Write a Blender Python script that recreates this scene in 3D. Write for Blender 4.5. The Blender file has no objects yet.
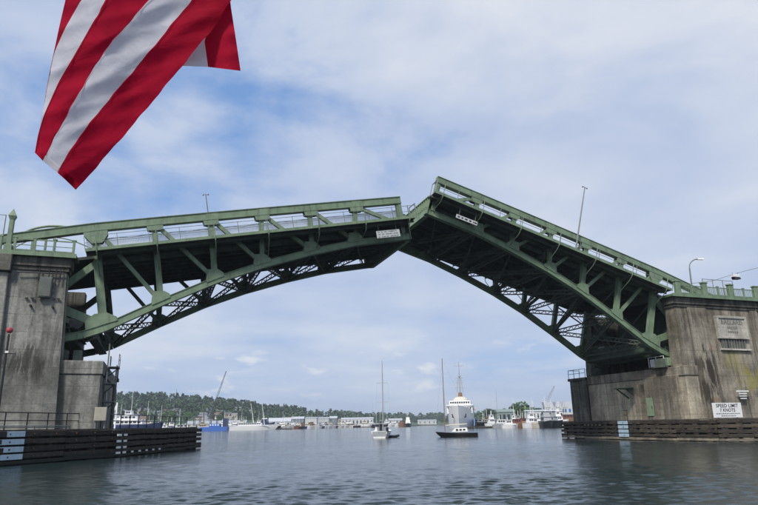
import bpy, bmesh, math, random
from mathutils import Vector, Matrix, noise
random.seed(7)
S = bpy.context.scene
COL = S.collection
R = math.radians

# ------------------------------------------------------------------ camera
CAMP = Vector((-23.892, -56.087, 2.086))
YAW, PITCH, ROLL, FPX = 0.339, 0.270, -0.0172, 624.62        # focal length in 758-pixel units
_r0 = Vector((math.cos(YAW), -math.sin(YAW), 0))
_f0 = Vector((math.sin(YAW), math.cos(YAW), 0))
FWD = _f0 * math.cos(PITCH) + Vector((0, 0, math.sin(PITCH)))
_u0 = -_f0 * math.sin(PITCH) + Vector((0, 0, math.cos(PITCH)))
RGT = _r0 * math.cos(ROLL) + _u0 * math.sin(ROLL)
UPV = _u0 * math.cos(ROLL) - _r0 * math.sin(ROLL)
cd = bpy.data.cameras.new('camera')
cam = bpy.data.objects.new('camera', cd)
COL.objects.link(cam)
cam.matrix_world = Matrix(((RGT.x, UPV.x, -FWD.x, CAMP.x), (RGT.y, UPV.y, -FWD.y, CAMP.y),
                           (RGT.z, UPV.z, -FWD.z, CAMP.z), (0, 0, 0, 1)))
cd.sensor_width = 36
cd.sensor_fit = 'HORIZONTAL'
cd.lens = FPX / 758 * 36
cd.clip_start = 0.1
cd.clip_end = 30000
S.camera = cam

# ------------------------------------------------------------------ sky, sun, exposure
SUN_EL, SUN_AZ = R(48), R(222)       # azimuth from +Y, clockwise: the sun stands behind the camera's left shoulder
w = bpy.data.worlds.new('World')
S.world = w
w.use_nodes = True
nt = w.node_tree
nt.nodes.clear()
def N(nt, t, **kw):
    n = nt.nodes.new(t)
    for k, v in kw.items():
        if k == 'inp':
            for a, b in v.items(): n.inputs[a].default_value = b
        else: setattr(n, k, v)
    return n
def ramp(nt, stops, interp='LINEAR'):
    n = nt.nodes.new('ShaderNodeValToRGB')
    n.color_ramp.interpolation = interp
    e = n.color_ramp.elements
    while len(e) < len(stops): e.new(0.5)
    for el, (p, c) in zip(e, stops):
        el.position = p
        el.color = c if len(c) == 4 else (*c, 1)
    return n
def mix(nt, fac, a, b, mode='MIX'):
    n = nt.nodes.new('ShaderNodeMix')
    n.data_type = 'RGBA'
    n.blend_type = mode
    for s, v in ((n.inputs[0], fac), (n.inputs[6], a), (n.inputs[7], b)):
        if isinstance(v, bpy.types.NodeSocket): nt.links.new(v, s)
        elif isinstance(v, (int, float)): s.default_value = v
        else: s.default_value = (*v, 1) if len(v) == 3 else v
    return n.outputs[2]
def math_n(nt, op, a, b=None, c=None, clamp=False):
    n = nt.nodes.new('ShaderNodeMath')
    n.operation = op
    n.use_clamp = clamp
    for s, v in zip(n.inputs, (a, b, c)):
        if v is None: continue
        if isinstance(v, bpy.types.NodeSocket): nt.links.new(v, s)
        else: s.default_value = v
    return n.outputs[0]
sky = N(nt, 'ShaderNodeTexSky', sky_type='NISHITA', sun_disc=False, sun_elevation=SUN_EL, sun_rotation=SUN_AZ,
        air_density=1.0, dust_density=1.2, ozone_density=1.6)
tc = N(nt, 'ShaderNodeTexCoord')
sep = N(nt, 'ShaderNodeSeparateXYZ')
nt.links.new(tc.outputs['Generated'], sep.inputs[0])
zz = math_n(nt, 'MAXIMUM', sep.outputs[2], 0.0)
den = math_n(nt, 'ADD', zz, 0.16)
px = math_n(nt, 'DIVIDE', sep.outputs[0], den)
py = math_n(nt, 'DIVIDE', sep.outputs[1], den)
cb = N(nt, 'ShaderNodeCombineXYZ')
nt.links.new(px, cb.inputs[0]); nt.links.new(py, cb.inputs[1])
def fbm(scale, detail, rough, dist, off):
    mp = N(nt, 'ShaderNodeMapping')
    mp.inputs['Location'].default_value = off
    nt.links.new(cb.outputs[0], mp.inputs[0])
    n = N(nt, 'ShaderNodeTexNoise', inp={'Scale': scale, 'Detail': detail, 'Roughness': rough, 'Distortion': dist})
    nt.links.new(mp.outputs[0], n.inputs['Vector'])
    return n.outputs[0]
CL_OFF = (32.2, 7.2, 0.0)
big = fbm(0.62, 4, 0.5, 0.25, CL_OFF)
fine = fbm(2.1, 7, 0.58, 0.25, (7.3, 2.2, 0))
soft = fbm(0.9, 3, 0.5, 0.3, (1.3, 9.2, 0))
dens = math_n(nt, 'ADD', math_n(nt, 'MULTIPLY', big, 0.64), math_n(nt, 'MULTIPLY', fine, 0.36))
cover = ramp(nt, [(0.37, (0.0, 0, 0)), (0.45, (0.78, 0.78, 0.78)), (0.54, (1, 1, 1))])
nt.links.new(dens, cover.inputs[0])
shade = ramp(nt, [(0.34, (4.0, 4.75, 6.6)), (0.50, (5.35, 5.95, 7.25)), (0.64, (7.1, 7.35, 7.8))])
nt.links.new(math_n(nt, 'ADD', math_n(nt, 'MULTIPLY', soft, 0.7), math_n(nt, 'MULTIPLY', fine, 0.3)), shade.inputs[0])
# small sunlit cumulus puffs low over the horizon
lm = N(nt, 'ShaderNodeMapping'); lm.inputs['Scale'].default_value = (13.0, 13.0, 34.0); lm.inputs['Location'].default_value = (0.4, 2.6, 0.3)
nt.links.new(tc.outputs['Generated'], lm.inputs[0])
ln = N(nt, 'ShaderNodeTexNoise', inp={'Scale': 1.0, 'Detail': 6, 'Roughness': 0.58})
nt.links.new(lm.outputs[0], ln.inputs['Vector'])
band = ramp(nt, [(0.035, (0, 0, 0)), (0.055, (1, 1, 1)), (0.10, (1, 1, 1)), (0.15, (0, 0, 0))])
nt.links.new(zz, band.inputs[0])
pr = ramp(nt, [(0.57, (0, 0, 0)), (0.67, (1, 1, 1))])
nt.links.new(ln.outputs[0], pr.inputs[0])
puff = math_n(nt, 'MULTIPLY', math_n(nt, 'MULTIPLY', pr.outputs[0], band.outputs[0]), 0.75)
skyc = mix(nt, 0.6, sky.outputs[0], (2.0, 3.9, 7.9))
c1 = mix(nt, cover.outputs[0], skyc, shade.outputs[0])
hz = ramp(nt, [(0.0, (0.62, 0.62, 0.62)), (0.2, (0.25, 0.25, 0.25)), (0.45, (0, 0, 0))])
nt.links.new(zz, hz.inputs[0])
c2 = mix(nt, hz.outputs[0], c1, (4.4, 5.5, 7.5))
c3 = mix(nt, puff, c2, (7.4, 7.7, 8.1))
bg = N(nt, 'ShaderNodeBackground', inp={'Strength': 0.094})
nt.links.new(c3, bg.inputs[0])
wo = N(nt, 'ShaderNodeOutputWorld')
nt.links.new(bg.outputs[0], wo.inputs[0])

sl = bpy.data.lights.new('sun', 'SUN')
sl.energy = 3.3
sl.angle = R(10)
sl.color = (1.0, 0.95, 0.88)
so = bpy.data.objects.new('sun', sl)
COL.objects.link(so)
sd = Vector((math.sin(SUN_AZ) * math.cos(SUN_EL), math.cos(SUN_AZ) * math.cos(SUN_EL), math.sin(SUN_EL)))
so.rotation_euler = sd.to_track_quat('Z', 'Y').to_euler()
so.location = sd * 200

S.view_settings.view_transform = 'Standard'
S.view_settings.look = 'None'
S.view_settings.gamma = 1
S.view_settings.exposure = 0.25

# ------------------------------------------------------------------ helpers
def pix(u, v, d):
    """world point at forward distance d on the sight line of a point of the photograph"""
    return CAMP + FWD * d + RGT * ((u - 379) / FPX * d) + UPV * (-(v - 252.5) / FPX * d)
def ground(u, d, z=0.0):
    """point at height z in the picture column u, at horizontal distance d"""
    hv = 425.4 - 0.0172 * (u - 379)
    k = pix(u, hv, 1.0) - CAMP
    k.z = 0
    k = k / k.dot(_f0)
    p = CAMP + k * d
    return Vector((p.x, p.y, z))
class MB:
    def __init__(s, f=None):
        s.v = []; s.f = []; s.m = []; s.cur = 0; s.map = f
    def add(s, vs, fs):
        o = len(s.v)
        s.v += [tuple(s.map(*p)) if s.map else tuple(p) for p in vs]
        s.f += [tuple(i + o for i in f) for f in fs]
        s.m += [s.cur] * len(fs)
        return s
    def hexa(s, p):          # 8 corners: bottom 4 ccw then top 4
        return s.add(p, [(3, 2, 1, 0), (4, 5, 6, 7), (0, 1, 5, 4), (1, 2, 6, 5), (2, 3, 7, 6), (3, 0, 4, 7)])
    def box(s, x0, x1, y0, y1, z0, z1):
        return s.hexa([(x0, y0, z0), (x1, y0, z0), (x1, y1, z0), (x0, y1, z0), (x0, y0, z1), (x1, y0, z1), (x1, y1, z1), (x0, y1, z1)])
    def cbox(s, c, sz, rz=0.0):
        c = Vector(c); co, si = math.cos(rz), math.sin(rz)
        pts = []
        for z in (-.5, .5):
            for x, y in ((-.5, -.5), (.5, -.5), (.5, .5), (-.5, .5)):
                X, Y = x * sz[0], y * sz[1]
                pts.append((c.x + co * X - si * Y, c.y + si * X + co * Y, c.z + z * sz[2]))
        return s.hexa(pts)
    def beam(s, a, b, wd, ht, up=(0, 0, 1)):
        a, b = Vector(a), Vector(b)
        d = (b - a).normalized()
        sd = d.cross(Vector(up))
        if sd.length < 1e-4: sd = d.cross(Vector((0, 1, 0)))
        sd.normalize(); u = sd.cross(d)
        sd = sd * wd / 2; u = u * ht / 2
        return s.hexa([a - sd - u, b - sd - u, b + sd - u, a + sd - u, a - sd + u, b - sd + u, b + sd + u, a + sd + u])
    def ibeam(s, a, b, wd, ht, up=(0, 0, 1), t=.06):
        a, b = Vector(a), Vector(b); d = (b - a).normalized()
        sd = d.cross(Vector(up)); sd.normalize(); u = sd.cross(d)
        s.beam(a, b, t, ht - 2 * t - .004, up)
        s.beam(a + u * (ht / 2 - t / 2), b + u * (ht / 2 - t / 2), wd, t, up)
        s.beam(a - u * (ht / 2 - t / 2), b - u * (ht / 2 - t / 2), wd, t, up)
        return s
    def tube(s, a, b, r0, r1=None, n=8):
        r1 = r0 if r1 is None else r1
        a, b = Vector(a), Vector(b); d = (b - a).normalized()
        x = d.orthogonal().normalized(); y = d.cross(x)
        vs = []
        for p, r in ((a, r0), (b, r1)):
            for i in range(n):
                t = 2 * math.pi * i / n
                vs.append(p + x * (r * math.cos(t)) + y * (r * math.sin(t)))
        return s.add(vs, [(i, (i + 1) % n, n + (i + 1) % n, n + i) for i in range(n)] + [tuple(range(n))[::-1], tuple(range(n, 2 * n))])
    def path(s, pts, r, n=6):
        for a, b in zip(pts, pts[1:]): s.tube(a, b, r, r, n)
        return s
    def prism(s, pts, ax):   # pts: 3D polygon, ax: extrusion vector
        n = len(pts); ax = Vector(ax)
        q = [Vector(p) for p in pts]
        return s.add(q + [p + ax for p in q], [tuple(range(n))[::-1], tuple(range(n, 2 * n))] + [(i, (i + 1) % n, n + (i + 1) % n, n + i) for i in range(n)])
    def lathe(s, c, prof, n=12):
        c = Vector(c); vs = []; fs = []
        for r, z in prof:
            for i in range(n):
                t = 2 * math.pi * i / n
                vs.append((c.x + r * math.cos(t), c.y + r * math.sin(t), c.z + z))
        for k in range(len(prof) - 1):
            for i in range(n):
                fs.append((k * n + i, k * n + (i + 1) % n, (k + 1) * n + (i + 1) % n, (k + 1) * n + i))
        fs += [tuple(range(n))[::-1], tuple(range((len(prof) - 1) * n, len(prof) * n))]
        return s.add(vs, fs)
    def build(s, name, mat, parent=None, smooth=False, bevel=0, fix=True, kind=None):
        me = bpy.data.meshes.new(name)
        me.from_pydata(s.v, [], s.f)
        mats = mat if isinstance(mat, (list, tuple)) else [mat]
        for m in mats: me.materials.append(m)
        if len(mats) > 1: me.polygons.foreach_set('material_index', s.m)
        if fix or bevel:
            bm = bmesh.new(); bm.from_mesh(me)
            if bevel: bmesh.ops.bevel(bm, geom=list(bm.edges), offset=bevel, segments=1, affect='EDGES', profile=.5)
            bmesh.ops.recalc_face_normals(bm, faces=bm.faces)
            bm.to_mesh(me); bm.free()
        if smooth: me.polygons.foreach_set('use_smooth', [True] * len(me.polygons))
        o = bpy.data.objects.new(name, me)
        COL.objects.link(o)
        if parent: o.parent = parent
        if kind: o['kind'] = kind
        return o
def tag(o, label, cat, group=None):
    o['label'] = label; o['category'] = cat
    if group: o['group'] = group
    return o
def thing(name, loc, label, cat, group=None, rz=0):
    o = bpy.data.objects.new(name, None)
    o.empty_display_size = .5
    o.location = loc; o.rotation_euler = (0, 0, rz)
    COL.objects.link(o)
    return tag(o, label, cat, group)
def copy_thing(o, loc, rz=0, sc=1, label=None, group=None):
    c = o.copy(); COL.objects.link(c)
    c.location = loc; c.rotation_euler = (0, 0, rz); c.scale = (sc, sc, sc) if not isinstance(sc, tuple) else sc
    if label: c['label'] = label
    if group: c['group'] = group
    for ch in KIDS.get(o.name, []):
        d = ch.copy(); COL.objects.link(d); d.parent = c
    return c
KIDS = {}

# ------------------------------------------------------------------ materials
def new_mat(name):
    m = bpy.data.materials.new(name)
    m.use_nodes = True
    t = m.node_tree
    b = t.nodes['Principled BSDF']
    return m, t, b
def noise_n(t, scale, detail=4, rough=.55, vec=None, dist=0.0):
    n = N(t, 'ShaderNodeTexNoise', inp={'Scale': scale, 'Detail': detail, 'Roughness': rough, 'Distortion': dist})
    if vec is not None: t.links.new(vec, n.inputs['Vector'])
    return n.outputs[0]
def wpos(t, sc=(1, 1, 1)):
    g = N(t, 'ShaderNodeNewGeometry')
    m = N(t, 'ShaderNodeMapping'); m.inputs['Scale'].default_value = sc
    t.links.new(g.outputs['Position'], m.inputs[0])
    return m.outputs[0]
def opos(t, sc=(1, 1, 1)):
    g = N(t, 'ShaderNodeTexCoord')
    m = N(t, 'ShaderNodeMapping'); m.inputs['Scale'].default_value = sc
    t.links.new(g.outputs['Object'], m.inputs[0])
    return m.outputs[0]
def bump(t, b, h, strength=.3, dist=.05):
    n = N(t, 'ShaderNodeBump', inp={'Strength': strength, 'Distance': dist})
    t.links.new(h, n.inputs['Height'])
    t.links.new(n.outputs[0], b.inputs['Normal'])
def painted(name, col, var=.3, rough=.5, metal=0.0, sc=1.2, dirt=(.03, .028, .02), dirt_amt=.35):
    m, t, b = new_mat(name)
    v = opos(t)
    a = noise_n(t, sc, 5, .6, v)
    r = ramp(t, [(.3, tuple(c * (1 - var) for c in col)), (.7, tuple(min(1, c * (1 + var * .6)) for c in col))])
    t.links.new(a, r.inputs[0])
    d = noise_n(t, sc * 3.1, 6, .65, opos(t, (1, 1, .35)))
    dr = ramp(t, [(.52, (0, 0, 0)), (.72, (dirt_amt,) * 3)])
    t.links.new(d, dr.inputs[0])
    c = mix(t, dr.outputs[0], r.outputs[0], dirt)
    t.links.new(c, b.inputs['Base Color'])
    b.inputs['Roughness'].default_value = rough
    b.inputs['Metallic'].default_value = metal
    bump(t, b, noise_n(t, sc * 8, 3, .5, v), .12, .02)
    return m
def concrete(name, base, dark, streak=.55, board='H', stains=(), pale=.25):
    m, t, b = new_mat(name)
    p = wpos(t)
    n1 = noise_n(t, .35, 6, .62, p, .6)
    r1 = ramp(t, [(.33, dark), (.5, base), (.68, tuple(min(1, c * 1.32) for c in base))])
    t.links.new(n1, r1.inputs[0])
    # rain streaks running down the face
    st = noise_n(t, 1.0, 6, .62, wpos(t, (1.3, 1.3, .075)), .35)
    sr = ramp(t, [(.45, (0, 0, 0)), (.60, (streak,) * 3)])
    t.links.new(st, sr.inputs[0])
    c = mix(t, sr.outputs[0], r1.outputs[0], tuple(x * .42 for x in dark))
    # pale lime runs
    lt = noise_n(t, 1.0, 6, .7, wpos(t, (1.9, 1.9, .13)), .5)
    lr = ramp(t, [(.55, (0, 0, 0)), (.66, (pale * 1.5,) * 3)])
    t.links.new(lt, lr.inputs[0])
    c = mix(t, lr.outputs[0], c, (.42, .41, .37))
    # broad darker damp patches and fine mottling
    dp = noise_n(t, .16, 5, .6, wpos(t, (1, 1, 1.5)), .8)
    drp = ramp(t, [(.52, (0, 0, 0)), (.66, (.62,) * 3)])
    t.links.new(dp, drp.inputs[0])
    c = mix(t, drp.outputs[0], c, tuple(x * .7 for x in dark))
    fm = noise_n(t, 5.5, 5, .7, p)
    fr = ramp(t, [(.3, (.72, .72, .72)), (.7, (1.18, 1.18, 1.18))])
    t.links.new(fm, fr.inputs[0])
    c = mix(t, 1.0, c, fr.outputs[0], 'MULTIPLY')
    g = N(t, 'ShaderNodeNewGeometry')
    for (cen, rad, colr, amt) in stains:
        mp = N(t, 'ShaderNodeMapping')
        mp.vector_type = 'POINT'
        mp.inputs['Location'].default_value = (-cen[0] / rad[0], -cen[1] / rad[1], -cen[2] / rad[2])
        mp.inputs['Scale'].default_value = (1 / rad[0], 1 / rad[1], 1 / rad[2])
        t.links.new(g.outputs['Position'], mp.inputs[0])
        ln_ = N(t, 'ShaderNodeVectorMath', operation='LENGTH')
        t.links.new(mp.outputs[0], ln_.inputs[0])
        wob = noise_n(t, 1.3, 9, .75, wpos(t, (1, 1, .30)), .6)
        q = math_n(t, 'ADD', ln_.outputs['Value'], math_n(t, 'MULTIPLY', math_n(t, 'SUBTRACT', wob, .5), 4.6))
        rr = ramp(t, [(.35, (amt,) * 3), (1.0, (0, 0, 0))])
        t.links.new(q, rr.inputs[0])
        c = mix(t, rr.outputs[0], c, colr)
    sz = N(t, 'ShaderNodeSeparateXYZ'); t.links.new(g.outputs['Position'], sz.inputs[0])
    jz = math_n(t, 'ADD', math_n(t, 'MULTIPLY', sz.outputs[2], 1 / 1.35), math_n(t, 'MULTIPLY', fm, .05))
    jl = math_n(t, 'LESS_THAN', math_n(t, 'FRACT', jz), .035)
    jn = math_n(t, 'MULTIPLY', jl, math_n(t, 'MULTIPLY', n1, .75))
    c = mix(t, jn, c, tuple(x * .45 for x in dark))
    t.links.new(c, b.inputs['Base Color'])
    b.inputs['Roughness'].default_value = .92
    b.inputs['Specular IOR Level'].default_value = .2
    # board marks left by the formwork
    wv = N(t, 'ShaderNodeTexWave', wave_type='BANDS', bands_direction='Z' if board == 'H' else 'DIAGONAL', wave_profile='SAW',
           inp={'Scale': .55 if board == 'H' else 1.3, 'Distortion': .6, 'Detail': 2})
    t.links.new(wpos(t, (1, 1, 1) if board == 'H' else (1, 1, .02)), wv.inputs[0])
    h = math_n(t, 'ADD', math_n(t, 'MULTIPLY', wv.outputs['Fac'], .35), math_n(t, 'MULTIPLY', fm, .9))
    bump(t, b, h, .5, .05)
    return m
def plain(name, col, rough=.6, metal=0.0, var=.12, sc=2.0):
    m, t, b = new_mat(name)
    a = noise_n(t, sc, 4, .6, opos(t))
    r = ramp(t, [(.3, tuple(c * (1 - var) for c in col)), (.7, tuple(min(1, c * (1 + var)) for c in col))])
    t.links.new(a, r.inputs[0])
    t.links.new(r.outputs[0], b.inputs['Base Color'])
    b.inputs['Roughness'].default_value = rough
    b.inputs['Metallic'].default_value = metal
    return m
def timber(name, dark, light):
    m, t, b = new_mat(name)
    a = noise_n(t, 1.0, 6, .65, wpos(t, (.9, .9, 7)), .4)
    r = ramp(t, [(.3, dark), (.62, light), (.8, tuple(x * 1.8 for x in light))])
    t.links.new(a, r.inputs[0])
    bl = noise_n(t, 1.6, 4, .6, wpos(t))
    br = ramp(t, [(.35, (.55, .55, .55)), (.7, (1.25, 1.22, 1.15))])
    t.links.new(bl, br.inputs[0])
    c = mix(t, 1.0, r.outputs[0], br.outputs[0], 'MULTIPLY')
    oi = N(t, 'ShaderNodeObjectInfo')
    orr = ramp(t, [(0, (.62, .62, .60)), (1, (1.45, 1.40, 1.32))]); t.links.new(oi.outputs['Random'], orr.inputs[0])
    c = mix(t, 1.0, c, orr.outputs[0], 'MULTIPLY')
    # weed and damp below the tide line
    g2 = N(t, 'ShaderNodeNewGeometry'); s2 = N(t, 'ShaderNodeSeparateXYZ'); t.links.new(g2.outputs['Position'], s2.inputs[0])
    tl = ramp(t, [(.0, (.8, .8, .8)), (.55, (.75, .75, .75)), (.8, (0, 0, 0))])
    t.links.new(math_n(t, 'ADD', s2.outputs[2], math_n(t, 'MULTIPLY', bl, .35)), tl.inputs[0])
    if 'bleached' not in name: c = mix(t, tl.outputs[0], c, (.012, .016, .010))
    t.links.new(c, b.inputs['Base Color'])
    b.inputs['Roughness'].default_value = .85
    bump(t, b, a, .5, .03)
    return m
M = {}
M['green'] = painted('green_steel_paint', (.125, .205, .115), .25, .5, dirt_amt=.4)
def bridge_paint(name, col):
    m, t, b = new_mat(name)
    v = opos(t)
    r = ramp(t, [(.28, tuple(c * .72 for c in col)), (.5, col), (.74, (col[0] * 1.28, col[1] * 1.2, col[2] * 1.28))])
    t.links.new(noise_n(t, .9, 6, .62, v, .3), r.inputs[0])
    st = ramp(t, [(.50, (0, 0, 0)), (.70, (.55,) * 3)])
    t.links.new(noise_n(t, 1.0, 6, .65, wpos(t, (2.6, 2.6, .35)), .3), st.inputs[0])
    c = mix(t, st.outputs[0], r.outputs[0], (.038, .05, .034))
    ru = ramp(t, [(.63, (0, 0, 0)), (.72, (.6,) * 3)])
    t.links.new(noise_n(t, 1.0, 7, .7, wpos(t, (3.4, 3.4, .9)), .5), ru.inputs[0])
    c = mix(t, ru.outputs[0], c, (.12, .062, .03))
    pw = ramp(t, [(.62, (0, 0, 0)), (.74, (.45,) * 3)])
    t.links.new(noise_n(t, 2.2, 5, .7, opos(t, (1, 1, 1.6)), .4), pw.inputs[0])
    c = mix(t, pw.outputs[0], c, (.30, .36, .27))
    t.links.new(c, b.inputs['Base Color'])
    b.inputs['Roughness'].default_value = .6
    bump(t, b, noise_n(t, 14, 3, .6, v), .15, .02)
    return m
M['green'] = bridge_paint('green_bridge_paint', (.155, .222, .138))
M['green_far'] = painted('shade_dark_green_paint', (.045, .075, .048), .3, .65, dirt_amt=.7)  # darker copy of the bridge green, with shade put into the colour
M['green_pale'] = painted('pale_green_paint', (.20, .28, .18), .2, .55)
M['under'] = painted('shade_dark_deck_steel', (.08, .10, .08), .35, .8, dirt_amt=.5)  # bridge steel darkened: the shade under the deck is in the colour
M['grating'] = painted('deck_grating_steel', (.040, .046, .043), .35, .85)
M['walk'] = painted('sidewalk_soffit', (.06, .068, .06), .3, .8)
M['galv'] = painted('galvanised_wire', (.68, .70, .70), .15, .45, .5)
M['greysteel'] = painted('grey_steel', (.20, .215, .21), .25, .5, .3)
M['white'] = painted('white_paint', (.74, .75, .74), .08, .45, dirt_amt=.12, dirt=(.3, .28, .24))
M['offwhite'] = painted('weathered_white_board', (.46, .48, .48), .12, .6, dirt_amt=.4, dirt=(.15, .15, .13))
M['black'] = plain('black_paint', (.012, .012, .014), .4)
M['blackprint'] = plain('black_print', (.02, .02, .022), .6)
M['conc_L'] = concrete('left_pier_concrete', (.25, .25, .225), (.115, .118, .105), .6,
                       stains=[((-33.6, -2.4, 7.0), (1.9, 3, 1.5), (.035, .035, .028), .85)])
M['conc_R'] = concrete('right_pier_concrete', (.275, .245, .195), (.125, .110, .085), .68,
                       stains=[((37.2, -2.5, 8.3), (1.9, 3, 1.7), (.24, .22, .07), .5), ((39.3, -2.5, 6.2), (2.2, 3, 1.6), (.26, .235, .065), .65),
                               ((33.4, -2.5, 7.4), (.9, 3, 2.9), (.032, .027, .021), .95), ((32.2, -2.5, 4.8), (.9, 3, 1.8), (.036, .030, .024), .9),
                               ((31.9, -2.5, 7.9), (.8, 3, 1.0), (.05, .042, .032), .8),
                               ((33.4, -2.5, 4.2), (.5, 3, .35), (.24, .13, .06), .55), ((34.0, -2.5, 9.9), (.4, 3, .25), (.30, .12, .11), .35)])
M['conc_beige'] = concrete('beige_pier_concrete', (.43, .385, .295), (.25, .225, .17), .45, pale=.2)
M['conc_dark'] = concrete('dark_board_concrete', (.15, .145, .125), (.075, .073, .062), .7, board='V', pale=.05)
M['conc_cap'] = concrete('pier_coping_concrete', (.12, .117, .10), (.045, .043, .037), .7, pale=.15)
M['plaque'] = concrete('carved_stone', (.42, .40, .35), (.30, .285, .25), .25, pale=.1)
M['letters'] = plain('stained_lettering', (.15, .14, .12), .9)
M['timber'] = timber('creosoted_timber', (.016, .015, .0135), (.045, .040, .034))
M['timber_brown'] = timber('weathered_brown_timber', (.022, .019, .016), (.075, .064, .052))
M['timber_pale'] = timber('bleached_timber', (.10, .09, .075), (.24, .215, .18))
M['timber_grey'] = timber('grey_planks', (.05, .047, .042), (.12, .112, .10))
M['bluepaint'] = painted('pale_blue_paint', (.42, .56, .66), .15, .6, dirt_amt=.3, dirt=(.12, .13, .12))
M['red'] = plain('red_paint', (.32, .035, .05), .6)
M['dark'] = plain('dark_void', (.02, .02, .02), .9)
M['rust'] = plain('rusty_iron', (.09, .05, .03), .8)
M['glass'] = plain('window_glass', (.03, .04, .05), .12)

# water
m, t, b = new_mat('rippled_water')
b.inputs['Base Color'].default_value = (.015, .028, .031, 1)
b.inputs['Roughness'].default_value = .09
b.inputs['IOR'].default_value = 1.333
n1 = noise_n(t, 1.0, 3, .55, wpos(t, (.55, 1.15, 1)), .5)
n2 = noise_n(t, 1.0, 5, .65, wpos(t, (3.4, 5.2, 1)), .4)
n3 = noise_n(t, 1.0, 2, .5, wpos(t, (.09, .16, 1)), .3)
patch = ramp(t, [(.35, (.35,) * 3), (.65, (1.0,) * 3)])
t.links.new(noise_n(t, 1.0, 3, .55, wpos(t, (.018, .05, 1)), .6), patch.inputs[0])
hh = math_n(t, 'ADD', math_n(t, 'MULTIPLY', n1, .55), math_n(t, 'MULTIPLY', n2, .32))
hh = math_n(t, 'ADD', math_n(t, 'MULTIPLY', hh, patch.outputs[0]), math_n(t, 'MULTIPLY', n3, 1.0))
bump(t, b, hh, 1.0, .10)
M['water'] = m

def leaf_mat(name, dark, light, sc=.35):
    m, t, b = new_mat(name)
    oi = N(t, 'ShaderNodeObjectInfo')
    a = noise_n(t, sc, 4, .65, wpos(t))
    f = math_n(t, 'ADD', math_n(t, 'MULTIPLY', oi.outputs['Random'], .45), math_n(t, 'MULTIPLY', a, .6))
    r = ramp(t, [(.25, dark), (.8, light)])
    t.links.new(f, r.inputs[0])
    t.links.new(r.outputs[0], b.inputs['Base Color'])
    b.inputs['Roughness'].default_value = .75
    return m
M['conifer'] = leaf_mat('conifer_needles', (.018, .042, .022), (.045, .085, .04))
M['broad'] = leaf_mat('broad_leaves', (.035, .075, .025), (.085, .15, .045))
M['bark'] = plain('tree_bark', (.07, .055, .04), .9)
M['hill'] = leaf_mat('hillside_ground', (.035, .07, .025), (.10, .15, .06), .03)
M['shore'] = plain('shore_bank', (.12, .115, .10), .9, 0, .4, .1)

# ------------------------------------------------------------------ water and far land
import numpy as np
def wave_field(x, y, cell):
    """sum of many small wind waves; those finer than the local mesh are left to the bump map"""
    rng = np.random.default_rng(5)
    h = np.zeros_like(x)
    for i in range(90):
        lam = 0.20 * (1.15 / 0.20) ** rng.random()
        th = R(68) + rng.normal(0, .5)
        ph = rng.random() * 6.283
        amp = .0036 * lam ** .9
        k = 2 * math.pi / lam
        fade = np.clip(lam / (cell * 2.6) - .6, 0, 1)
        h += amp * fade * np.sin(k * (x * math.cos(th) + y * math.sin(th)) + ph)
    gust = .72 + .38 * np.sin(x * .06 + y * .13 + 1.0) * np.sin(x * .021 - y * .05) + .2 * np.sin(x * .031 + y * .017)
    return h * gust
NR, NA = 760, 760
rad = 9.0 * (280 / 9.0) ** np.linspace(0, 1, NR)
ang = np.linspace(-R(62), R(62), NA)
RR, AA = np.meshgrid(rad, ang, indexing='ij')
WX = CAMP.x + RR * np.sin(YAW + AA); WY = CAMP.y + RR * np.cos(YAW + AA)
cell = RR * (math.log(280 / 9.0) / NR)
WZ = wave_field(WX, WY, np.maximum(cell, RR * R(124) / NA))
WZ[-1, :] = -.03; WZ[0, :] = -.03; WZ[:, 0] = -.03; WZ[:, -1] = -.03
wv_ = np.stack([WX, WY, WZ], -1).reshape(-1, 3)
ii = (np.arange(NR - 1)[:, None] * NA + np.arange(NA - 1)[None, :]).reshape(-1)
wf_ = np.stack([ii, ii + 1, ii + NA + 1, ii + NA], -1)[:, ::-1]
e0 = len(wv_)
flat = np.array([(-5000, -900, -.04), (5000, -900, -.04), (5000, 5000, -.04), (-5000, 5000, -.04)], float)
wv_ = np.concatenate([wv_, flat]); 
wme = bpy.data.meshes.new('water')
nfc = len(wf_) + 1
wme.vertices.add(len(wv_)); wme.vertices.foreach_set('co', wv_.astype(np.float32).ravel())
loops = np.concatenate([wf_.ravel(), np.arange(e0, e0 + 4)]).astype(np.int32)
wme.loops.add(len(loops)); wme.loops.foreach_set('vertex_index', loops)
wme.polygons.add(nfc); wme.polygons.foreach_set('loop_start', (np.arange(nfc) * 4).astype(np.int32))
wme.polygons.foreach_set('use_smooth', [True] * nfc)
wme.update(calc_edges=True); wme.validate()
wme.materials.append(M['water'])
wo_ = bpy.data.objects.new('water', wme); COL.objects.link(wo_)
wo_['kind'] = 'structure'

hz_ = MB().box(-5200, 5200, -1100, 5200, -4, 130).build('haze', None)
hz_.data.materials.clear()
hm_ = bpy.data.materials.new('haze_air'); hm_.use_nodes = True
hm_.node_tree.nodes.clear()
pv_ = N(hm_.node_tree, 'ShaderNodeVolumePrincipled', inp={'Color': (.80, .88, 1.0, 1), 'Density': .00017, 'Anisotropy': .2})
ho_ = N(hm_.node_tree, 'ShaderNodeOutputMaterial')
hm_.node_tree.links.new(pv_.outputs[0], ho_.inputs['Volume'])
hz_.data.materials.append(hm_)
hz_['kind'] = 'stuff'

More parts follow.
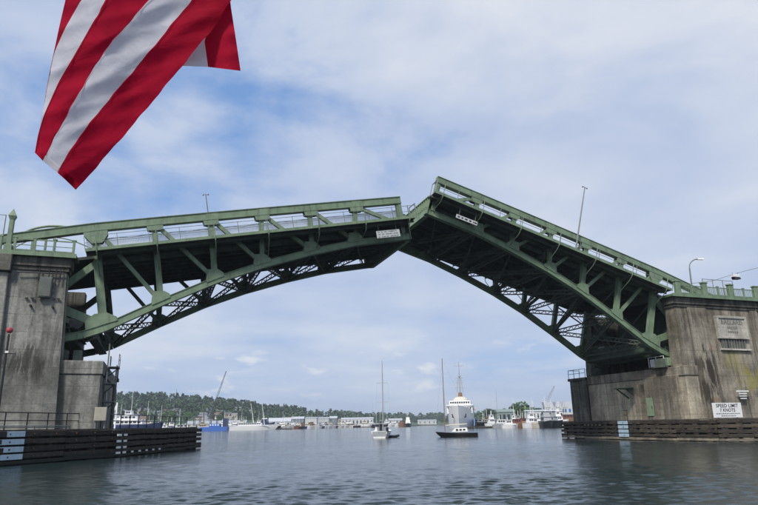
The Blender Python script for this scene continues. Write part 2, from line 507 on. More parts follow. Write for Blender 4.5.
# skyline of the wooded ridge in the photograph: column -> pixels above the horizon, tree tops included
SKY = [(-260, 30), (0, 35), (100, 38), (130, 38.5), (160, 36.5), (200, 33), (240, 29.5), (262, 23.5), (280, 23.5), (292, 23), (310, 17.5),
       (340, 15), (370, 12.5), (400, 11.5), (430, 10.8), (490, 11.5), (520, 12), (560, 10.5), (620, 12), (760, 16), (1050, 20)]
def skyl(u):
    for (a, p), (c, q) in zip(SKY, SKY[1:]):
        if a <= u <= c: return p + (q - p) * (u - a) / (c - a)
    return 15
def shore_d(u):
    pts = [(-300, 430), (150, 470), (200, 540), (290, 640), (345, 800), (400, 1050), (430, 1250), (470, 1100), (490, 330), (560, 300), (800, 290), (1100, 300)]
    for (a, p), (c, q) in zip(pts, pts[1:]):
        if a <= u <= c: return p + (q - p) * (u - a) / (c - a)
    return 600
def ridge_d(u): return max(shore_d(u) + 520, 1080)
TREE_H = 17
def land_h(u, f):
    """height of the land, f = 0 at the shore, 1 on the ridge"""
    top = max(5, skyl(u) / FPX * ridge_d(u) - TREE_H + 2)
    lo = .13 if u < 330 else .2
    if f < lo: return 1.6 + 1.2 * f / lo
    k = min(1, (f - lo) / (1 - lo))
    return 2.8 + (top - 2.8) * (k ** 1.15)
hm = MB(); us = list(range(-260, 1041, 20)); FS = [0, .05, .13, .22, .34, .46, .58, .7, .85, 1.0, 1.3, 2.2]
vs = []
for u in us:
    for f in FS:
        d = shore_d(u) + (ridge_d(u) - shore_d(u)) * f
        z = land_h(u, min(f, 1)) * (1 if f <= 1.01 else .8) + (noise.noise(Vector((u * .03, f * 4, 0))) * 2.0 if f > .2 else 0)
        vs.append(ground(u, d, z))
nf = len(FS)
fs = [(i * nf + j, (i + 1) * nf + j, (i + 1) * nf + j + 1, i * nf + j + 1) for i in range(len(us) - 1) for j in range(nf - 1)]
hm.add(vs, fs)
o = hm.build('hillside_terrain', M['hill'], fix=False, smooth=True); o['kind'] = 'structure'
bk = MB()
for i in range(len(us) - 1):
    a0, a1 = ground(us[i], shore_d(us[i]) - 3, -1.0), ground(us[i + 1], shore_d(us[i + 1]) - 3, -1.0)
    b0, b1 = ground(us[i], shore_d(us[i]) + .6, 1.65), ground(us[i + 1], shore_d(us[i + 1]) + .6, 1.65)
    bk.add([a0, a1, b1, b0], [(0, 1, 2, 3)])
o = bk.build('shore_bank', M['shore'], fix=False); o['kind'] = 'structure'

# ------------------------------------------------------------------ bridge piers
ZL_ROOT, ZR_ROOT = 18.80, 18.777
W = 11.926
def pier(side):
    sx = -side            # builder runs in left-pier coordinates; sx mirrors them for the right pier
    left = side < 0
    f = lambda x, y, z: (sx * x, y, z)
    conc = M['conc_L'] if left else M['conc_R']
    blk = M['conc_L'] if left else M['conc_beige']
    et, eb = (-31.35, -30.75) if left else (-29.95, -29.45)       # channel edge of the tower, top and base
    bx = -28.05 if left else -29.40                                # channel face of the low block
    by = -1.95 if left else -2.80
    ztop = 7.35 if left else 7.75
    root = thing('bridge_pier', (sx * -34, -2, 0), 'weathered grey concrete pier carrying the left leaf, with a grey cabinet on its face' if left
                 else 'weathered concrete pier carrying the right leaf, with carved plaque and yellow stain', 'bridge pier')
    off = root.location
    fm = lambda x, y, z: (sx * x - off.x, y - off.y, z - off.z)
    X0 = -62
    # near and far tower walls, battered
    for nm, y0t, y0b, y1 in (('tower_wall', -2.05, -2.75, -.62), ('tower_wall', W + .62, W + .62, W + 2.3)):
        mb = MB(fm)
        zs = [0, 4, ztop, 11, 14.3]
        for za, zb in zip(zs, zs[1:]):
            ka, kb = za / 14.3, zb / 14.3
            xa, xb = eb + (et - eb) * ka, eb + (et - eb) * kb
            ya, yb = y0b + (y0t - y0b) * ka, y0b + (y0t - y0b) * kb
            mb.hexa([(X0, ya, za - (1.5 if za == 0 else 0)), (xa, ya, za - (1.5 if za == 0 else 0)), (xa, y1, za - (1.5 if za == 0 else 0)), (X0, y1, za - (1.5 if za == 0 else 0)),
                     (X0, yb, zb), (xb, yb, zb), (xb, y1, zb), (X0, y1, zb)])
        mb.build(nm, conc if y1 < 0 else M['conc_cap'], root)  # far wall and parapet take the darker concrete to paint in pit shade
        if y1 > 0:
            MB(fm).box(X0, et - .1, y0t + .05, y1 - .05, 14.302, 15.62).build('parapet', M['conc_cap'], root)
            continue
        # corbelled coping over it
        s = -1 if y1 < 0 else 1
        yo = y0t if s < 0 else y1
        ya, yb = (yo - .28, y1) if s < 0 else (y0t, yo + .28)
        MB(fm).box(X0, et + .16, *( (yo - .14, y1) if s < 0 else (y0t, yo + .14)), 14.302, 14.62).build('coping_course', M['conc_cap'], root, bevel=.03)
        MB(fm).box(X0, et + .30, ya, yb, 14.622, 15.40).build('coping_course', M['conc_cap'], root, bevel=.04)
        ya, yb = (yo - .62, y1 + .1) if s < 0 else (y0t - .1, yo + .62)
        MB(fm).box(X0, et + .62, ya, yb, 15.402, 15.66).build('walkway_slab', M['green'] if not left else M['conc_cap'], root, bevel=.02)
        ea, eb_ = (ya - .05, ya - .003) if s < 0 else (yb + .003, yb + .05)
        MB(fm).box(X0, et + .64, ea, eb_, 15.36, 15.70).build('slab_edge_beam', M['green'], root)
    # mass behind the counterweight pit
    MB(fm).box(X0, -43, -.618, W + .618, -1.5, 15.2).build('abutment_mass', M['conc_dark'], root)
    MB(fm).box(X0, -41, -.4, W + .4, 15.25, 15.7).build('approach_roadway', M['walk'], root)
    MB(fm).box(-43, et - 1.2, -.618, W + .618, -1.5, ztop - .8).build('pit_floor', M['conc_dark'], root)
    # low block reaching into the channel
    yf = 13.7
    MB(fm).box(et - 1.2 + .003, bx, by, yf, -1.5, ztop - 1.05).build('channel_block', blk, root, bevel=.05)
    MB(fm).box(et - 1.2 + .003, bx + .10, by - .10, yf + .02, ztop - 1.047, ztop).build('block_coping', M['conc_L'] if left else M['conc_R'], root, bevel=.05)
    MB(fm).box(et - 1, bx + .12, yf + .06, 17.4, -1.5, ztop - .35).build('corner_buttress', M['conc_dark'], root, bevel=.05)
    MB(fm).box(et - 1, bx + .3, yf + .05, 17.6, ztop - .347, ztop).build('block_coping', M['conc_cap'], root, bevel=.04)
    # vertical pilasters on the tower face
    if left:
        MB(fm).hexa([(-45, -3.1, -1), (-34.9, -3.1, -1), (-34.9, -2.6, -1), (-45, -2.6, -1), (-45, -2.42, 14.0), (-35.35, -2.42, 14.0), (-35.35, -1.9, 14.0), (-45, -1.9, 14.0)]).build('pilaster', M['conc_L'], root, bevel=.06)
        for (xa, za) in ((-35.9, 14.0),):
            MB(fm).box(-45, -35.2, -2.75, -2.0, 14.05, 15.38).build('coping_course', M['conc_cap'], root, bevel=.04)
        # grey metal cabinet with conduits
        cab = MB(fm).box(-33.12, -32.22, -2.62, -2.28, 12.1, 13.72).build('switch_cabinet', M['greysteel'], root, bevel=.03)
        cab.data.materials.clear(); cab.data.materials.append(painted('dull_green_grey_cabinet', (.10, .115, .10), .25, .6))
        MB(fm).box(-33.06, -32.28, -2.66, -2.622, 12.2, 13.62).build('cabinet_door', cab.data.materials[0], cab)
        for x in (-33.25, -32.55, -32.05, -31.75):
            MB(fm).tube((x, -2.36, 13.3 + .3 * (x % .7)), (x, -2.34, 14.5), .045).build('conduit', M['black'], root)
        MB(fm).tube((-34.8, -2.36, 14.05), (-31.5, -2.30, 14.12), .06).build('conduit', M['black'], root)
        for k, x in enumerate((-33.9, -33.5, -32.0, -31.7)):
            MB(fm).cbox((x, -2.3, 12.02 + .02 * k), (.22, .14, .1)).build('anchor_bolt', M['black'], root)
        for x, z in ((-33.55, 11.45), (-32.0, 11.4)):
            MB(fm).tube((x, -2.5, z), (x, -2.1, z), .09).build('drain_hole', M['dark'], root)
    else:
        # carved plaque in a moulded surround, barred opening under it
        fr = MB(fm)
        px0, px1, pz0, pz1 = -39.75, -35.3, 10.85, 13.45
        for (a, c, d_, e) in ((px0, px1, pz1 - .28, pz1), (px0, px1, pz0, pz0 + .25), (px0, px0 + .3, pz0 + .253, pz1 - .283), (px1 - .3, px1, pz0 + .253, pz1 - .283)):
            fr.box(a, c, -2.56, -2.0, d_, e)
        fr.build('plaque_surround', M['plaque'], root, bevel=.03)
        pl = MB(fm).box(px0 + .303, px1 - .303, -2.44, -2.0, pz0 + .253, pz1 - .283).build('plaque', M['plaque'], root)
        PLAQ.append((pl, off, (px0 + px1) / 2 * sx, -2.443))
        MB(fm).box(-39.2, -35.65, -2.37, -2.0, 9.75, 10.78).build('barred_opening', M['conc_cap'], root)
        for k in range(9):
            x = -39.05 + k * .40
            MB(fm).tube((x, -2.42, 9.72), (x, -2.42, 10.8), .035).build('bar', M['greysteel'], root)
        MB(fm).box(-39.8, -35.4, -2.58, -2.2, 9.55, 9.74).build('sill', M['plaque'], root, bevel=.03)
        for xa, xb in ((-42.0, -40.9), (-34.4, -31.6)):
            MB(fm).hexa([(xa, -2.88, -1), (xb, -2.88, -1), (xb, -2.5, -1), (xa, -2.5, -1), (xa, -2.2, 14.28), (xb, -2.2, 14.28), (xb, -1.8, 14.28), (xa, -1.8, 14.28)]).build('pilaster', M['conc_R'], root, bevel=.05)
        # projecting column and little steel platform on the channel face
        MB(fm).box(-30.2, -28.95, -1.9, 3.2, -1.2, ztop - .9).build('pilaster', M['conc_R'], root, bevel=.06)
        MB(fm).box(-29.5, -28.5, 3.6, 4.4, -1.2, ztop - 1.6).build('pilaster', M['conc_R'], root, bevel=.06)
        MB(fm).box(-29.38, -27.6, 4.5, 6.6, 5.75, 5.87).build('platform', M['green_far'], root)
        for y in (4.8, 6.3):
            MB(fm).beam((-29.38, y, 4.7), (-27.8, y, 5.74), .12, .12).build('platform_bracket', M['green_far'], root)
        dr = MB(fm).box(-28.94, -28.86, 2.0, 2.95, 2.6, 4.6).build('access_door', M['green_pale'], root, bevel=.01)
        MB(fm).box(-28.856, -28.83, 2.1, 2.18, 3.4, 3.7).build('handle', M['black'], dr)
    # bearing pedestals, catwalk and lockers on the low block
    for y, wd in ((-.1, 1.3), (W + .1, 1.3)):
        for x in (et + .3, et + 1.3):
            MB(fm).box(x - .35, x + .25, y - .5, y + .5, ztop + .002, ztop + .95).build('bearing_pedestal', M['under'], root)
    if left:
        for k, z in enumerate((6.6, 5.2, 8.2)):
            y = -.2 + k * 1.6
            c = MB(fm).box(bx + .103, bx + .95, y, y + 1.9, z - .9, z - .82).build('catwalk', M['greysteel'], root)
            MB(fm).box(bx + .16, bx + .22, y + .3, y + 1.2, z - .7, z + .1).build('locker_panel', M['greysteel'], c)
            rr = MB(fm)
            for yy in (y + .03, y + 1.85): rr.tube((bx + .9, yy, z - .82), (bx + .9, yy, z + .2), .025)
            for zz_ in (z - .2, z + .25): rr.tube((bx + .9, y, zz_), (bx + .9, y + 1.9, zz_), .025)
            rr.build('rail', M['greysteel'], c)
            MB(fm).beam((bx + .103, y + .9, z - 1.6), (bx + .85, y + .9, z - .9), .08, .09).build('bracket', M['under'], c)
        la = MB(fm)
        for y in (-.9, -.45): la.tube((bx + .3, y, ztop - .4), (bx + .3, y, ztop + 1.5), .035)
        for k in range(6): la.tube((bx + .3, -.9, ztop - .2 + k * .3), (bx + .3, -.45, ztop - .2 + k * .3), .025)
        la.build('ladder', M['greysteel'], root)
    else:
        c = MB(fm).box(bx - 1.4, bx + .5, -.6, 1.9, ztop + .003, ztop + .16).build('service_platform', M['conc_cap'], root)
        for k in range(3):
            lk = MB(fm).cbox((bx - .2, -.3 + k * .95, ztop + .62), (.7, .75, .9)).build('locker', M['green_pale'] if k == 0 else M['white'], c, bevel=.02)
        rr = MB(fm)
        for y in (-.5, .7, 1.85): rr.tube((bx + .45, y, ztop + .16), (bx + .45, y, ztop + 1.25), .035)
        for z in (.7, 1.25): rr.tube((bx + .45, -.5, ztop + z), (bx + .45, 1.85, ztop + z), .03)
        rr.build('platform_rail', M['white'], root)
    # railing on the far corner of the block
    rr = MB(fm)
    for y in (13.9, 15.1, 16.3, 17.5): rr.tube((bx + .15, y, ztop), (bx + .15, y, ztop + 1.15), .04)
    for z in (.6, 1.12): rr.tube((bx + .15, 13.9, ztop + z), (bx + .15, 17.5, ztop + z), .035)
    rr.tube((bx + .15, 17.5, ztop + 1.12), (bx - 1.5, 17.5, ztop + 1.12), .035)
    rr.build('corner_rail', M['greysteel'], root)
    # handrail around the foot of the block
    hr = MB(fm)
    zf = 2.5
    return root
PLAQ = []
pier(-1)
pier(1)

def text_mesh(txt, size, mat, name, parent, origin, xdir, zdir, extr=.012, align='CENTER', space=1.0):
    cu = bpy.data.curves.new('lettering', 'FONT')
    cu.body = txt; cu.size = size; cu.extrude = extr; cu.align_x = align; cu.align_y = 'CENTER'; cu.space_character = space; cu.offset = size * .012
    cu.resolution_u = 3
    to = bpy.data.objects.new('tmp_text', cu)
    me = bpy.data.meshes.new_from_object(to)
    bpy.data.objects.remove(to); bpy.data.curves.remove(cu)
    x = Vector(xdir).normalized(); z = Vector(zdir).normalized(); y = x.cross(z)
    # font plane X -> xdir, font Y -> zdir, font normal -> -y (towards the reader)
    mat4 = Matrix(((x.x, z.x, -y.x, origin[0]), (x.y, z.y, -y.y, origin[1]), (x.z, z.z, -y.z, origin[2]), (0, 0, 0, 1)))
    me.transform(mat4)
    me.materials.clear(); me.materials.append(mat)
    o = bpy.data.objects.new(name, me)
    COL.objects.link(o)
    o.parent = parent
    return o
pl, off, pxc, pyf = PLAQ[0]
for txt, z, s in (('BALLARD', 12.72, .72), ('BRIDGE', 12.12, .42)):
    text_mesh(txt, s, M['letters'], 'lettering', pl, (pxc - off.x, pyf - .004 - off.y, z - off.z), (1, 0, 0), (0, 0, 1), .01, space=1.08)
for k in range(5):
    MB().box(pxc - off.x - .75 + k * .32, pxc - off.x - .53 + k * .32, pyf - .016 - off.y, pyf - .003 - off.y, 11.55 - off.z, 11.74 - off.z).build('worn_lettering', M['letters'], pl)

# ------------------------------------------------------------------ bascule leaves
T = [0, 4.8, 9.627, 14.323, 19.047, 23.713, 28.298]
TOPZ = [0, .12, .22, .31, .38, .44, .49]
BX = [-.01, 4.67, 9.40, 13.75, 18.60, 23.09, 27.9]
BZ = [-8.73, -7.16, -5.74, -4.77, -4.01, -3.52, -3.42]
def zdeck(x): return -2.42 + .018 * x
def lerp3(a, b, k): return Vector(a) + (Vector(b) - Vector(a)) * k
def laced(mb, a, b, sep, up, t=.11, n=None):
    a, b = Vector(a), Vector(b); L = (b - a).length
    d = (b - a).normalized(); s = d.cross(Vector(up)).normalized(); u = s.cross(d) * sep / 2
    mb.beam(a + u, b + u, t, t, up); mb.beam(a - u, b - u, t, t, up)
    n = n or max(4, int(L / (sep * 1.15)))
    for i in range(n):
        p, q = a + (b - a) * (i / n), a + (b - a) * ((i + 1) / n)
        sg = 1 if i % 2 else -1
        mb.beam(p + u * sg, q - u * sg, .05, .07, up)
def leaf(side):
    left = side < 0
    sx = 1 if left else -1
    ang = .1738 if left else .2741
    root = thing('bascule_leaf', (-29.893 if left else 29.893, 0, ZL_ROOT if left else ZR_ROOT),
                 'raised left half of the green steel drawbridge, tilted only slightly' if left else 'raised right half of the green steel drawbridge, tilted more steeply',
                 'drawbridge leaf')
    root.rotation_euler = (0, -ang if left else ang, 0)
    f = lambda x, y, z: (sx * x, y, z)
    G, GF, U = M['green'], M['green_far'], M['under']
    def nb(): return MB(f)
    for near in (True, False):
        y = 0.0 if near else W
        so_ = -1 if near else 1                     # outward direction
        mt = G
        # top chord: box girder with cover plates, tail reaching back over the pier
        tp = [(-9.0, -.55)] + list(zip(T, TOPZ))
        tp[-1] = (T[-1] + .35, TOPZ[-1])
        for a, b in zip(tp, tp[1:]):
            m_ = nb().beam((a[0], y, a[1]), (b[0] - .01, y, b[1]), .52, .60, (0, 0, 1))
            m_.beam((a[0], y, a[1] + .335), (b[0] - .01, y, b[1] + .335), .66, .06)
            m_.beam((a[0], y, a[1] - .335), (b[0] - .01, y, b[1] - .335), .66, .06)
            m_.build('top_chord', mt, root)
        for i in (2, 3, 5):                          # splice plates
            x, z = T[i] + .2, TOPZ[i]
            nb().box(x - .55, x + .55, y + so_ * .263 if so_ > 0 else y - .30, y + .30 if so_ > 0 else y - .263, z - .24, z + .24).build('splice_plate', mt, root)
        # bottom chord with the heel
        bp = [(-3.7, -9.15), (-1.6, -9.05)] + list(zip(BX, BZ)) + [(29.0, -3.40)]
        for a, b in zip(bp, bp[1:]):
            m_ = nb().beam((a[0], y, a[1]), (b[0], y, b[1]), .46, .50)
            nn = Vector((-(b[1] - a[1]), 0, b[0] - a[0])).normalized() * .28
            m_.beam((a[0] + nn.x, y, a[1] + nn.z), (b[0] + nn.x, y, b[1] + nn.z), .60, .05)
            m_.beam((a[0] - nn.x, y, a[1] - nn.z), (b[0] - nn.x, y, b[1] - nn.z), .60, .05)
            m_.build('bottom_chord', mt, root)
        # verticals, diagonals, heel struts
        for i in range(7):
            wdt = .66 if i == 0 else (.50 if i < 3 else .42)
            if i == 6: a, b = (T[6], y, BZ[6]), (T[6], y, TOPZ[6] - .3)
            else: a, b = (BX[i], y, BZ[i] + .25), (T[i], y, TOPZ[i] - .30)
            m_ = nb().beam(a, b, wdt - .1, .34, (0, 1, 0))
            for k in (-1, 1):
                m_.beam((a[0] + k * (wdt / 2 - .03), y, a[2]), (b[0] + k * (wdt / 2 - .03), y, b[2]), .06, .46, (0, 1, 0))
            m_.build('vertical', mt, root)
        for i in range(6):
            a = Vector((T[i] + .25, y, TOPZ[i] - .35)); b = Vector((BX[i + 1] - .2, y, BZ[i + 1] + .35))
            if i == 5: b = Vector((T[6] - .2, y, zdeck(T[6]) - .1))
            nb().beam(a, b, .34, .30, (0, 1, 0)).build('diagonal', mt, root)
        piv = (-4.3, y, -5.9)
        nb().beam(piv, (-.1, y, -3.15), .55, .36, (0, 1, 0)).build('heel_strut', mt, root)
        nb().beam(piv, (-.3, y, -8.35), .70, .36, (0, 1, 0)).build('heel_strut', mt, root)
        nb().beam((-4.3, y, -5.9), (-4.0, y, -9.0), .6, .3, (0, 1, 0)).build('heel_strut', mt, root)
        # gusset plates
        for sgn in (-1, 1):
            yy = y + sgn * .275
            for i in range(6):
                x, z = BX[i], BZ[i]
                s0 = (BZ[i + 1] - z) / (BX[i + 1] - x)
                s1 = (z - BZ[i - 1]) / (x - BX[i - 1]) if i else 0.05
                L0, L1 = (1.35, 1.15) if i == 0 else (.78, .80)
                h = 1.25 if i == 0 else .95
                pts = [(x - L0, yy, z - s1 * L0 + .1), (x + L1, yy, z + s0 * L1 + .1), (x + L1 * .95, yy, z + s0 * L1 + .42), (x + .36, yy, z + h), (x - .36 - .22, yy, z + h + (.08 if i else 0)), (x - L0, yy, z - s1 * L0 + (.85 if i == 0 else .45))]
                nb().prism(pts, (0, .03 * sgn, 0)).build('gusset_plate', mt, root)
            for i in range(6):
                x, z = T[i], TOPZ[i]
                L = .95 if i == 0 else .68
                h = 1.45 if i == 0 else .85
                pts = [(x - L, yy, z - .2), (x - L * .9, yy, z - .75), (x - .34, yy, z - h), (x + .5, yy, z - h), (x + L * 1.05, yy, z - .75), (x + L * 1.05, yy, z - .2)]
                nb().prism(pts[::-1], (0, .03 * sgn, 0)).build('gusset_plate', mt, root)
        if True:                                     # end post
            nb().beam((T[6] + .12, y, -2.0), (T[6] + .12, y, TOPZ[6]), .34, .5, (0, 1, 0)).build('end_post', mt, root)
        # sidewalk outside the truss: slab, fascia, outriggers, railing
        y0, y1 = (y - 2.12, y - .40) if near else (y + .40, y + 2.12)
        yo = y0 if near else y1
        xs = [-.75, 4.8, 9.6, 14.3, 19.05, 23.7, 29.15]
        for a, b in zip(xs, xs[1:]):
            nb().hexa([(a, y0, zdeck(a) - .12), (b - .02, y0, zdeck(b) - .12), (b - .02, y1, zdeck(b) - .12), (a, y1, zdeck(a) - .12),
                       (a, y0, zdeck(a)), (b - .02, y0, zdeck(b)), (b - .02, y1, zdeck(b)), (a, y1, zdeck(a))]).build('sidewalk_slab', M['walk'], root)
            nb().beam((a, yo + so_ * .035, zdeck(a) - .06), (b - .02, yo + so_ * .035, zdeck(b) - .06), .06, .26).build('fascia_plate', mt, root)
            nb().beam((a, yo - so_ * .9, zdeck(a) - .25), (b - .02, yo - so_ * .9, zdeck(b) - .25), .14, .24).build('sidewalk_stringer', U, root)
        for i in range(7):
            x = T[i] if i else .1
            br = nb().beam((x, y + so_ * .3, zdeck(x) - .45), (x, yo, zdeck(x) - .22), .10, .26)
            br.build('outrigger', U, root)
            br = nb()
            br.path([(x, yo + so_ * .12, zdeck(x) + 1.15), (x, yo + so_ * .12, zdeck(x) - .35), (x, yo - so_ * .25, zdeck(x) - .85), (x, y + so_ * .32, max(BZ[i] + .3, zdeck(x) - 2.0))], .042)
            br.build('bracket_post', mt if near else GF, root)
        rl = nb()
        for zz_ in (.55, 1.12): rl.beam((xs[0], yo, zdeck(xs[0]) + zz_), (xs[-1], yo, zdeck(xs[-1]) + zz_), .035, .04)
        rl.build('handrail', M['greysteel'], root)
        yi = y - so_ * .42
        wmsh = nb(); x = xs[0]
        while x < xs[-1] - .7:
            z = zdeck(x); wmsh.beam((x, yi, z + .1), (x, yi, z + 1.55), .028, .028, (0, 1, 0)); x += .085
        for k in range(1, 15): wmsh.beam((xs[0], yi, zdeck(xs[0]) + .1 + k * .1), (xs[-1] - .7, yi, zdeck(xs[-1]) + .1 + k * .1), .022, .022)
        wmsh.build('railing_mesh', M['galv'], root, fix=False, kind='stuff')
        tr_ = nb(); q0 = None
        for k in range(25):
            x = xs[0] + (xs[-1] - .7 - xs[0]) * k / 24
            q1 = (x, yi - so_ * .03, zdeck(x) + 1.50 - (.10 if k % 2 else 0))
            if q0: tr_.tube(q0, q1, .03, .03, 5)
            q0 = q1
        tr_.build('guard_cable', M['greysteel'], root)
        for k in range(13):
            x = xs[0] + (xs[-1] - xs[0]) * k / 12
            nb().beam((x, yo, zdeck(x)), (x, yo, zdeck(x) + 1.16), .045, .045, (0, 1, 0)).build('railing_post', M['greysteel'], root)
        # end frame of the railing
        x = xs[-1]
        nb().path([(x, yo, zdeck(x)), (x + .05, yo, zdeck(x) + 1.3), (x + .02, yo - so_ * 1.4, zdeck(x) + 1.3), (x, yo - so_ * 1.4, zdeck(x))], .045).build('railing_end_frame', M['greysteel'], root)
    # roadway, stringers, floor beams
    xs = [-3.2, 0, 4.8, 9.6, 14.3, 19.05, 23.7, 28.9]
    nb().box(-7.5, -3.21, .33, W - .33, zdeck(-3.2) - .2, zdeck(-3.2) + .05).build('roadway_panel', M['grating'], root)
    for a, b in zip(xs, xs[1:]):
        nb().hexa([(a, .33, zdeck(a) - .2), (b - .01, .33, zdeck(b) - .2), (b - .01, W - .33, zdeck(b) - .2), (a, W - .33, zdeck(a) - .2),
                   (a, .33, zdeck(a) + .05), (b - .01, .33, zdeck(b) + .05), (b - .01, W - .33, zdeck(b) + .05), (a, W - .33, zdeck(a) + .05)]).build('roadway_panel', M['grating'], root)
    for k in range(8):
        y = .8 + k * (W - 1.6) / 7
        for a, b in zip(xs[1:], xs[2:]):
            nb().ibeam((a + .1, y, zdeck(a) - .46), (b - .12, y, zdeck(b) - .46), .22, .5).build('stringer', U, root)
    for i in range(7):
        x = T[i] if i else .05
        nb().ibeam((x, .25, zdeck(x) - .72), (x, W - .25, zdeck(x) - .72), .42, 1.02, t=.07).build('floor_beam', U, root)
    for near in (True, False):
        ya, yb = (-.41, .40) if near else (W - .40, W + .41)
        for a, b in zip(xs[1:], xs[2:]):
            nb().hexa([(a + .004, ya, zdeck(a) - .16), (b - .004, ya, zdeck(b) - .16), (b - .004, yb, zdeck(b) - .16), (a + .004, yb, zdeck(a) - .16),
                       (a + .004, ya, zdeck(a) - .05), (b - .004, ya, zdeck(b) - .05), (b - .004, yb, zdeck(b) - .05), (a + .004, yb, zdeck(a) - .05)]).build('gutter_plate', U, root)
    # tip girder with ribbed face
    x = 28.98
    m_ = nb().box(x - .1, x - .02, -.38, W + .38, -3.72, -1.86)
    m_.build('tip_girder', G, root)
    for k in range(24):
        y = .0 + k * W / 23
        nb().box(x - .018, x + .14, y - .05, y + .05, -2.95, -1.9).build('tip_rib', M['green_pale'], root)
    nb().box(x - .018, x + .20, -.38, W + .38, -1.86, -1.74).build('tip_plate', M['green_pale'], root)
    nb().box(x - .45, x, .27, W - .27, -3.86, -3.74).build('tip_flange', G, root)
    # soffit plate bracing near the tip, cross bracing between the bottom chords, sway frames
    for i in range(6):
        a, b = (BX[i], .3, BZ[i]), (BX[i], W - .3, BZ[i])
        mb = nb(); laced(mb, a, b, .5, (0, 0, 1)); mb.build('cross_strut', U, root)
        x0_, z0_, x1_, z1_ = BX[i], BZ[i], BX[i + 1], BZ[i + 1]
        for (ya, yb) in ((.3, W - .3), (W - .3, .3)):
            mb = nb(); laced(mb, (x0_ + .2, ya, z0_), (x1_ - .2, yb, z1_), .42, (0, 0, 1)); mb.build('lateral_brace', U, root)
        zt_ = zdeck(T[i]) - 1.25
        if BZ[i] < zt_ - 1.0:
            for (ya, yb) in ((.25, W * .5), (W - .25, W * .5)):
                mb = nb(); laced(mb, (BX[i], ya, BZ[i] + .5), (T[i], yb, zt_), .34, (1, 0, 0), .1); mb.build('sway_brace', U, root)
                mb = nb(); mb.beam((T[i], ya, zt_ - .1), (BX[i], yb, BZ[i] + .2), .14, .14, (1, 0, 0)); mb.build('sway_brace', U, root)
    # heel girder, counterweight and machinery
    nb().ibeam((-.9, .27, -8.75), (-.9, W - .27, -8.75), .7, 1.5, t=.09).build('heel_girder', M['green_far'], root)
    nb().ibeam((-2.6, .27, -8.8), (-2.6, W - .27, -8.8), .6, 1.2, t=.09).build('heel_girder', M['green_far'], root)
    nb().box(-9.0, -4.6, .5, W - .5, -7.8, -2.75).build('counterweight', M['green_far'], root)  # dark green here paints in the shade of the pit
    for y in (3.0, 6.0, 9.0):
        nb().ibeam((-.9, y, -8.4), (-4.6, y, -6.0), .3, .6).build('heel_brace', U, root)
    # rack-like machinery hanging under the heel
    for y in (2.0, W - 2.0):
        nb().tube((-2.2, y, -7.6), (-2.2, y + 1.2, -7.6), .55, .55, 14).build('operating_gear', M['greysteel'], root)
    return root
leafL = leaf(-1)
leafR = leaf(1)
bpy.context.view_layer.update()
def leaf_pt(root, sx, x, y, z):
    e = root.rotation_euler.to_matrix()
    return root.location + e @ Vector((sx * x, y, z))

# lamp posts riding on the leaves
def deck_lamp(root, sx, x, y, h, label):
    b = leaf_pt(root, sx, x, y, zdeck(x))
    t = thing('deck_lamp_post', b, label, 'lamp post', 'lamp posts on the drawbridge')
    t.rotation_euler = root.rotation_euler
    MB().tube((0, 0, 0), (0, 0, h), .10, .055, 10).build('pole', M['greysteel'], t, smooth=False)
    MB().box(-.2, .2, -.2, .2, 0.002, .12).build('base_plate', M['greysteel'], t)
    MB().tube((-.30, 0, h - .05), (.30, 0, h - .05), .03).build('cross_arm', M['greysteel'], t)
    for s in (-1, 1):
        MB().lathe((s * .28, 0, h - .06), [(.03, .08), (.09, .03), (.09, -.03), (.05, -.08)][::-1], 8).build('lamp_head', M['greysteel'], t)
    return t
deck_lamp(leafL, 1, 11.15, W + 2.0, 9.6, 'slim grey lamp post rising behind the left leaf, only its top showing')
deck_lamp(leafR, -1, 11.3, -.75, 8.6, 'tall slim grey lamp post standing on the right leaf')

# clearance boards under the tips
def tip_board(root, sx, x0, x1, z0, z1, y, label, rows):
    c = leaf_pt(root, sx, (x0 + x1) / 2, y, (z0 + z1) / 2)
    t = thing('clearance_board', c, label, 'sign', 'boards hung under the bridge tips')
    t.rotation_euler = root.rotation_euler
    hw, hh_ = abs(x1 - x0) / 2, abs(z1 - z0) / 2
    MB().box(-hw, hw, 0, .05, -hh_, hh_).build('board', M['offwhite'], t, bevel=.008)
    rnd = random.Random(3 if sx > 0 else 5)
    for r_ in range(rows):
        z = hh_ - (r_ + .5) * 2 * hh_ / rows
        x = -hw + .18
        while x < hw - .3:
            l = rnd.uniform(.10, .32)
            MB().box(x, x + l, -.012, -.002, z - hh_ / rows * .38, z + hh_ / rows * .38).build('lettering', M['blackprint'] if sx < 0 else M['greysteel'], t)
            x += l + rnd.choice((.05, .05, .2))
    for x in (-hw + .3, hw - .3):
        MB().box(x - .04, x + .04, .052, .10, -hh_, hh_ + .75).build('hanger', M['under'], t)
tip_board(leafL, 1, 24.75, 27.2, -3.70, -2.98, -1.75, 'pale grey clearance board with faint lines of print under the left tip', 3)
tip_board(leafR, -1, 23.8, 26.25, -3.66, -3.24, -1.75, 'narrow white board with one line of dark print under the right tip', 1)

